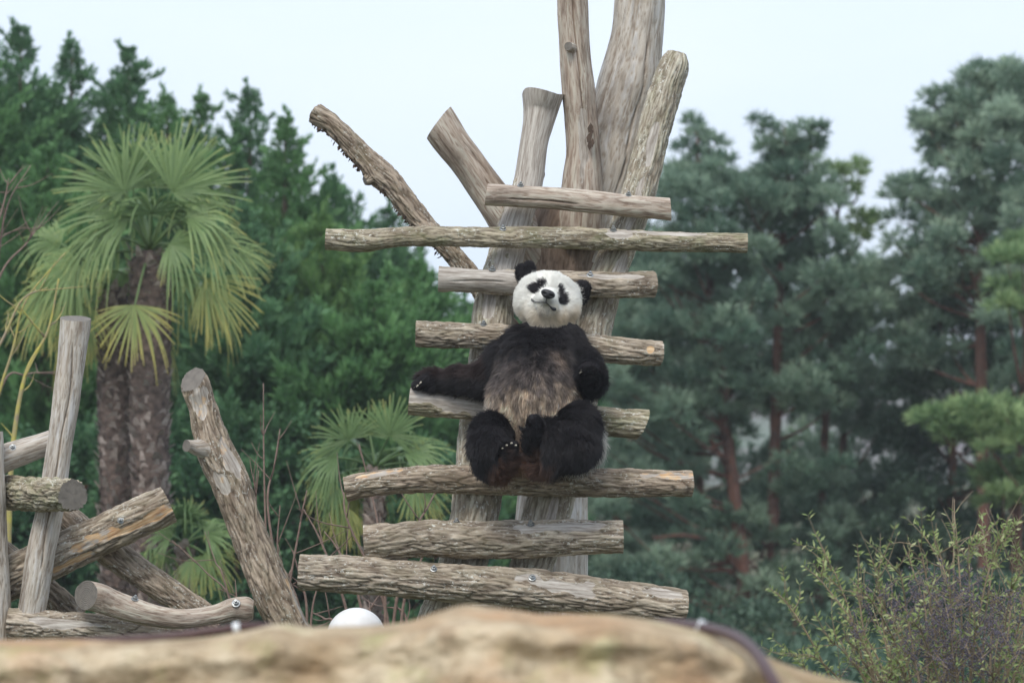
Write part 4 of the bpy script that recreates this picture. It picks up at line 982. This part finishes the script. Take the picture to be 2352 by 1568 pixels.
pine('low pine thicket behind the lower posts of the frame', [(1440,1490,39.5,11),(1445,1200,39.5,10),(1450,900,39.5,8),(1455,700,39.5,4)],
     fill([(1330,720),(1440,640),(1520,620),(1560,760),(1500,1450),(1330,1450)], 62, 38.8, 40.4, 32, 46, 12, holes=HOLES), 'pine', 209)
pine('dense background pine seen through the gaps beside the reddish trunks', [(1600,1490,43,12),(1605,1200,43,11),(1610,900,43,8),(1612,600,43,4)],
     fill([(1420,620),(1560,520),(1760,560),(1900,640),(1960,1450),(1400,1450)], 74, 42.4, 44, 40, 56, 31, holes=HOLES), 'pine', 240)
for k, (x, y0, x1, s, lb) in enumerate(((1340,1330,1620,13,'dark low shrubbery at the foot of the first pines'), (1650,1400,2000,14,'dark low shrubbery round the reddish pine trunks'), (1990,1330,2440,15,'dark undergrowth behind the berry shrub'),)):
    cc_ = fill([(x,y0),(x1,y0),(x1,1640),(x,1640)], 60, 31.5, 33.5, 34, 48, s, (.7, .9))
    pine(lb, [((x+x1)/2,1520,32.5,6),((x+x1)/2,1450,32.5,4),((x+x1)/2,1400,32.5,3)], cc_, 'ivy', 220+k, leaf=True, name='shrubbery', tufts=60, group='')
for k, (x, y0, x1, s, lb) in enumerate(((-120,1000,330,21,'dark shrubbery behind the log heap at the left'), (330,950,760,22,'dark shrubbery behind the leaning dead trunk'), (740,1060,1120,23,'dark shrubbery behind the small palm'))):
    cc_ = fill([(x,y0),(x1,y0),(x1,1560),(x,1560)], 66, 28.0, 28.8, 40, 56, s, (.7, .95))
    pine(lb, [((x+x1)/2,1500,28.5,6),((x+x1)/2,1300,28.5,4),((x+x1)/2,1150,28.5,3)], cc_, 'cypress_dark', 230+k, leaf=True, name='shrubbery', tufts=60, group='')

def undergrowth():
    rg = np.random.default_rng(55); mb = MB(); m = 42000
    Y = rg.uniform(16.5, 30, m); x = rg.uniform(-.2, 1.2, m)*2352; X = (x-1176)*K*Y
    z = np.clip(.15+.35*noise(np.column_stack([X*.8, Y*.8, Y*0])) , .03, .6)*rg.random(m)**.5
    p = np.column_stack([X, Y, z]); d = unit(rg.normal(size=(m, 3))*.7+np.array([0, 0, .8])); n_ = unit(np.cross(d, rg.normal(size=(m, 3))))
    blades(mb, p, d, n_, rg.uniform(.08, .22, m), rg.uniform(.03, .08, m), rg.random(m), .2)
    tag(mb.build('undergrowth', M['ivy']), kind='stuff')
undergrowth()

# ------------------------------------------------------------------ palms
def frond(parent, hub, axis, normal, L, spread, nseg, droop, var, crown, rg, fold=.8, fm='palm'):
    """one fan leaf: petiole from the crown to the hub, pleated segments fanning from the hub"""
    a = unit(axis); n = unit(normal - (normal@a)*a); b = np.cross(n, a); mb = MB()
    mid = (crown+hub)/2 + np.array([0, 0, .05*np.linalg.norm(hub-crown)])
    V, Q, T = tube_np([crown, mid, hub], [.014, .009, .007], 5, 8); mb.add(V, Q, T, a=.3)
    ph = np.linspace(-spread/2, spread/2, nseg); st = np.array([0, .25, .5, .68, .84, 1.0])
    wd = np.array([.15, .8, 1.0, .62, .38, .04]); dphi = spread/nseg
    for i, f in enumerate(ph):
        f = f + rg.normal()*.35*spread/nseg; l = L*(1-.22*(abs(f)/(spread/2))**2)*rg.uniform(.82, 1.08); d = a*math.cos(f)+b*math.sin(f)
        dd = (droop + .06)*rg.uniform(.5, 1.6) + (rg.random() < .12)*rg.uniform(.3, .9)
        s_ = unit(np.cross(n, d))
        c = hub + d*(l*st)[:, None]*(1-.25*dd*st[:, None]**2) + n*(.10*l*st*(1-st))[:, None]
        c[:, 2] -= dd*l*np.clip(st-.38, 0, 1)**1.6*1.9
        wv = wd*np.minimum(l*st+.01, l*.5)*dphi*.44+.0015
        V = np.stack([c - s_*wv[:, None] + n*(wv*fold)[:, None], c, c + s_*wv[:, None] + n*(wv*fold)[:, None]], 1).reshape(-1, 3)
        k = np.arange(5)[:, None]*3
        Q = np.vstack([k+np.array([[0, 1, 4, 3]]), k+np.array([[1, 2, 5, 4]])])
        va = np.repeat(np.clip(var + rg.normal()*.07 + np.array([-.05, -.05, 0, .08, .2, .42]), 0, 1), 3)
        mb.add(V, Q=Q, a=va)
    return mb.build('frond', M[fm], parent)

def palm(label, base_px, crown_px, Y, trunk_r, manual, auto, Ln, seed, droopy=.35, group='fan palms'):
    rg = np.random.default_rng(seed)
    cr_ = P(crown_px[0], crown_px[1], Y); bs = P(base_px, 1400, Y); bs[2] = 0
    root = thing('palm_tree', label, 'palm tree', bs, group)
    V, Q, T = tube_np([bs, bs*.5+cr_*.5, cr_-[0, 0, .25], cr_], [R(trunk_r, Y)*1.0, R(trunk_r, Y), R(trunk_r, Y)*1.15, R(trunk_r, Y)*.5], 28, 160)
    nv = len(V)-2; V[:nv] += .02*noise(V[:nv]*14)[:, None]
    mesh_np('trunk', V, [Q, T], M['palm_fibre'], root)
    mb = MB(); H = cr_[2]; tw = R(trunk_r, Y)
    m = int(H*150)
    for k in range(m):                   # old leaf bases and fibre tufts wound round the trunk
        z = H*k/m; a = k*2.4 + rg.normal()*.2; o = np.array([math.cos(a), math.sin(a), 0]); c = bs + (cr_-bs)*(z/H)
        p = c + o*tw*.93; s = np.array([-o[1], o[0], 0]); L = rg.uniform(.05, .10); wv = rg.uniform(.02, .045)
        tip = p + o*rg.uniform(.02, .07) + np.array([0, 0, L*rg.uniform(.3, 1)]) + s*rg.normal()*.02
        V = np.array([p-s*wv-[0, 0, .02], p+s*wv-[0, 0, .02], tip+s*wv*.35, tip-s*wv*.35, p+o*.012-s*wv, p+o*.012+s*wv])
        mb.add(V, Q=[[0, 1, 2, 3], [4, 5, 2, 3], [0, 1, 5, 4]], a=rg.random())
    o = mb.build('leaf_bases', M['palm_boot'], root, smooth=False); o['kind'] = 'stuff'
    for (hx, hy, dY, ang, Lp, sp, tiltn, dr, var) in manual:
        hub = P(hx, hy, Y+dY); th = math.radians(ang)
        ax = np.array([math.cos(th), rg.uniform(-.15, .05), math.sin(th)])
        frond(root, hub, ax, unit(np.array([rg.normal()*.12, -1.0, tiltn])), R(Lp, Y), math.radians(sp), 34, dr, var, cr_, rg, fm='palm' if Y > 21.5 else 'palm_dark')
    for k in range(auto):
        az = k*2.399 + rg.normal()*.2; el = rg.uniform(-45, 55)
        if math.sin(az) < -.25 and el < 25: az = -az
        e = math.radians(el)
        d = np.array([math.cos(az)*math.cos(e), math.sin(az)*math.cos(e), math.sin(e)])
        hub = cr_ + d*Ln*rg.uniform(.7, 1.05)
        nrm = unit(np.cross(np.cross(d, [0, 0, 1.]), d) + np.array([0, 0, .2]))
        frond(root, hub, d + np.array([0, 0, -.25]), nrm, Ln*rg.uniform(.85, 1.05), math.radians(rg.uniform(190, 250)), 30,
              droopy*rg.uniform(.7, 1.6)*(1.3 if el < 20 else .6), np.clip(.28+(.35 if el < -15 else 0)+rg.normal()*.08, 0, 1), cr_, rg, fm='palm' if Y > 21.5 else 'palm_dark')
    return root
palm('large fan palm with dark shaggy trunk and broad upright green fans', 345, (345,575), 22.0, 42,
     [(285,440,-.25,140,175,200,.2,.03,.30),(395,440,-.3,38,190,170,.15,.02,.36),(340,430,.1,92,150,190,.1,.02,.30),(300,420,-.1,100,150,170,.3,.03,.26),(420,420,.1,62,140,170,.1,.02,.34),
      (300,500,-.3,175,190,150,.6,.22,.34),(430,500,-.4,8,160,165,.9,.36,.42),(470,560,-.3,-8,160,150,.9,.34,.46),(250,540,-.3,190,130,180,.9,.55,.36),(390,560,-.45,-25,120,180,.8,.4,.36),
      (470,640,-.35,-50,150,120,.3,.08,.68),(310,700,-.45,-92,135,165,.1,.06,.70),(180,600,-.2,215,150,160,.6,.35,.45),(540,590,.2,0,100,110,.6,.2,.45)], 9, .48, 301)
palm('second fan palm with lighter banded trunk, close against the left of the large one', 270, (262,660), 22.3, 34,
     [(170,640,-.3,205,150,170,.6,.35,.48),(120,680,-.2,215,130,160,.4,.3,.52),(200,700,-.3,240,120,160,.4,.2,.6),(140,560,-.1,165,120,170,.7,.4,.36),(190,740,-.2,250,100,120,.2,.15,.62)], 5, .42, 302)
palm('small fan palm behind the lower rungs left of the frame', 850, (862,1075), 20.5, 20,
     [(800,1010,-.2,120,95,210,.2,.03,.36),(895,1000,-.2,62,105,200,.2,.03,.38),(850,1000,.1,92,90,190,.2,.02,.34),(930,1040,-.2,10,130,150,.9,.3,.40),(775,1050,-.2,190,110,160,.8,.4,.38),(950,1110,-.2,-35,100,170,.4,.2,.52),(770,1110,-.2,225,90,160,.5,.4,.5),(790,1160,-.2,262,90,120,.2,.15,.72)], 10, .30, 303)
palm('smallest pale fan palm low behind the sloping split log', 425, (425,1250), 21.0, 14,
     [(430,1200,-.1,85,70,200,.2,.05,.40),(470,1230,-.15,15,95,170,.7,.3,.42),(395,1230,-.1,160,80,170,.7,.3,.40),(470,1270,-.15,-30,95,170,.4,.25,.55),(440,1280,-.15,-65,90,150,.3,.2,.6)], 6, .26, 304)

# ------------------------------------------------------------------ bare twiggy shrubs
def twigs(label, stems, Y, mat='twig', name='bare_shrub', side=3, seed=1, group=None, r0=4.0):
    rg = np.random.default_rng(seed)
    root = thing(name, label, 'shrub', P(stems[0][0][0], 2000, Y), group)
    for st in stems:
        mb = MB(); w = st[0][2] if len(st[0]) > 2 else r0
        pts = [P(s[0], s[1], Y + .05*i + (st[0][3] if len(st[0]) > 3 else 0)) for i, s in enumerate(st)]
        rad = [R(w*(1-.75*i/(len(st)-1)), Y) for i in range(len(st))]
        V, Q, T = tube_np(pts, rad, 7, 6*len(pts)); mb.add(V, Q, T)
        c = catmull(np.array(pts), 40)
        for k in range(side):
            i = rg.integers(12, 38); d = unit(c[i]-c[i-3]); s = unit(d + rg.normal(size=3)*np.array([.8, .4, .4])); L = rg.uniform(.08, .3)
            V, Q, T = tube_np([c[i], c[i]+s*L*.5+rg.normal(size=3)*.01, c[i]+s*L+[0, 0, .02]], [R(w*.35, Y), R(w*.25, Y), .001], 5, 7); mb.add(V, Q, T)
        mb.build('stem', M[mat], root)
    return root
twigs('leafless shrub of thin upright twigs right of the leaning dead trunk',
      [[(640,1700),(625,1450),(612,1250),(606,1050),(605,880)], [(640,1700),(632,1400),(590,1180),(594,1080)], [(650,1700),(645,1400),(615,1160),(630,1070),(643,985)], [(660,1700),(690,1420,),(640,1280),(643,1160)],
       [(640,1700),(655,1420),(690,1200),(705,1125)], [(690,1700),(705,1420,),(690,1330),(672,1262)], [(700,1700),(715,1420),(735,1330)], [(640,1700),(650,1480),(660,1340),(672,1300)]], 14.9, side=3, seed=5, r0=4.5)
twigs('leafless shrub with slanting twigs between the lower rungs and the small palm',
      [[(830,1700),(800,1420),(740,1250),(695,1165)], [(850,1700),(830,1400),(780,1270),(745,1220)], [(880,1700),(885,1400),(870,1220),(850,1120),(825,1020)], [(900,1700),(905,1420),(950,1230),(985,1160),(1010,1110)],
       [(880,1700),(890,1420),(800,1200,),(790,1130)], [(910,1700),(925,1400),(965,1290),(990,1250)], [(780,1700),(770,1450),(745,1420),(715,1405)], [(840,1700),(850,1430),(845,1395)], [(930,1700),(935,1430),(880,1390)]], 15.2, side=3, seed=6, r0=5)
twigs('low reddish twigs behind the crooked log', [[(600,1700),(540,1400),(470,1310),(395,1240)], [(600,1700),(520,1350),(495,1290),(470,1220)], [(560,1700),(545,1400),(540,1330)], [(640,1700),(620,1430),(560,1380),(500,1350)]], 15.4, side=2, seed=7, r0=3.2)
twigs('bare branches spotted with yellow lichen hanging in at the left edge', [[(10,1700,8),(22,1150),(35,980),(62,850),(110,760),(135,640)], [(-60,1500,5),(-20,1000),(30,800),(60,690),(150,580)], [(-80,900,5),(0,790),(50,690),(110,660)]], 17, 'twig_lichen', side=5, seed=8, r0=5, name='lichened_shrub')
twigs('thin grey bare twigs against the cypresses at the left edge', [[(-80,1400,4),(-20,800),(10,500),(70,380)], [(-80,1000,4),(-10,660),(60,560),(90,520)], [(-60,700,3.5),(5,480),(20,410)], [(-90,1300,4),(0,900),(60,860),(120,855)], [(-60,700,3.5),(-10,560),(60,520)]], 18, 'twig', side=6, seed=9, r0=4)

# ------------------------------------------------------------------ berry shrub at the lower right
def berry_shrub():
    rg = np.random.default_rng(77)
    root = thing('berry_shrub', 'arching green-leaved shrub with clusters of dark dried berries in the lower right corner', 'shrub', P(2200, 2100, 12.2))
    tips = [(1848,1300,12.2,1.4),(1768,1350,12.1,1.4),(1900,1285,12.3,1.2),(2192,1178,12.4,.8),(2192,1146,12.5,.0),(2310,1203,12.2,1),(2145,1232,12.3,1),(2258,1215,12.4,.9),(2345,1262,12.2,1),(2108,1240,12.1,.4),(2060,1290,12,.8),(2010,1300,12.2,.9),
            (1845,1500,11.9,1),(1838,1545,11.9,1),(1900,1470,12,1),(1925,1405,12,1),(1960,1340,12.2,1),(2075,1250,12.4,.6),(2225,1250,12.1,.9),(2290,1260,12.3,1),(2380,1230,12.2,1),(2330,1330,11.9,1),(2180,1300,11.9,.8),(1870,1560,11.8,1)]
    for k in range(64): tips.append((rg.uniform(1940, 2490), rg.uniform(1345, 1610), rg.uniform(11.7, 12.9), rg.uniform(.3, 1)))
    sm = MB(); lf_ = MB(); bm_ = MB()
    ico = np.array([[0, 0, 1], [1, 0, 0], [0, 1, 0], [-1, 0, 0], [0, -1, 0], [0, 0, -1]], float); it = np.array([[0,1,2],[0,2,3],[0,3,4],[0,4,1],[5,2,1],[5,3,2],[5,4,3],[5,1,4]])
    for ti, (x, y, Y, leafy) in enumerate(tips):
        tip = P(x, y, Y); bx = 2190 + (x-2150)*.35 + rg.normal()*25; b = P(bx, 1850, 12.2+rg.normal()*.15)
        mid = P(bx*.45+x*.55 + rg.normal()*12, y*.45+1850*.35+(y-60)*.2, (12.2+Y)/2); mid2 = tip*.62+mid*.38 + np.array([0, 0, .035])
        pts = catmull(np.array([b, mid, mid2, tip]), 40)
        V, Q, T = tube_np([b, mid, mid2, tip], [.0058, .0042, .003, .0012], 6, 24); sm.add(V, Q, T)
        L = np.concatenate([[0], np.cumsum(np.linalg.norm(np.diff(pts, axis=0), axis=1))])
        def leaves(pts_, L_, start, lv, step=.017):
            s = start
            while s < L_[-1]:
                i = min(int(np.searchsorted(L_, s)), len(pts_)-1); p = pts_[i]; d = unit(pts_[i]-pts_[i-1])
                if rg.random() < lv:
                    sd = unit(np.cross(d, rg.normal(size=3)*.4+np.array([0, 1, .2])))
                    for sg in (-1, 1):
                        if rg.random() < .12: continue
                        dr = unit(sd*sg*.8 + d*.5 + np.array([0, 0, .25]) + rg.normal(size=3)*.15); nr_ = unit(np.cross(dr, rg.normal(size=3)) + np.array([0, -.3, 1.0])); nr_ = unit(nr_ - (nr_@dr)*dr)
                        blades(lf_, p[None], dr[None], nr_[None], rg.uniform(.018, .038), rg.uniform(.008, .013), np.clip(rg.normal(.5, .22), 0, 1), rg.uniform(-.1, .35))
                s += step*rg.uniform(.8, 1.3)
        leaves(pts, L, L[-1]*.62, leafy*.7)
        for q in range(rg.integers(3, 8)):           # side shoots
            i = rg.integers(18, 36); d = unit(pts[i]-pts[i-1]); s = unit(d+rg.normal(size=3)*np.array([.7, .5, .5])+[0, 0, .2]); l = rg.uniform(.08, .26)
            sp = catmull(np.array([pts[i], pts[i]+s*l*.5, pts[i]+s*l+rg.normal(size=3)*.02]), 16)
            V, Q, T = tube_np(sp[[0, 8, 15]], [.0022, .0016, .0008], 4, 7); sm.add(V, Q, T)
            leaves(sp, np.concatenate([[0], np.cumsum(np.linalg.norm(np.diff(sp, axis=0), axis=1))]), .02, leafy*.5)
    for k in range(330):                 # drooping dried panicles
        x = rg.normal(2200, 110); y = rg.normal(1450, 75)
        if y < 1290+abs(x-2190)*.15 or x < 1930: continue
        c = P(x, y, rg.uniform(11.8, 12.7)); ax = unit(np.array([rg.normal()*.6, rg.normal()*.4, .7])); l = rg.uniform(.06, .12)
        V, Q, T = tube_np([c-ax*l*.6, c, c+ax*l*.6], [.0018, .0014, .0008], 4, 6); sm.add(V, Q, T)
        for q in range(30):
            t = rg.uniform(-.5, .6); o = unit(rg.normal(size=3))*rg.uniform(.004, .028)*(1.1-t); p = c+ax*l*t+o
            bm_.add(p + ico*rg.uniform(.0028, .0046), T=it, a=rg.random())
    o = sm.build('stems', M['stem'], root); o['kind'] = 'stuff'
    o = lf_.build('leaves', M['shrub_leaf'], root); o['kind'] = 'stuff'
    o = bm_.build('berries', M['berry'], root); o['kind'] = 'stuff'
berry_shrub()
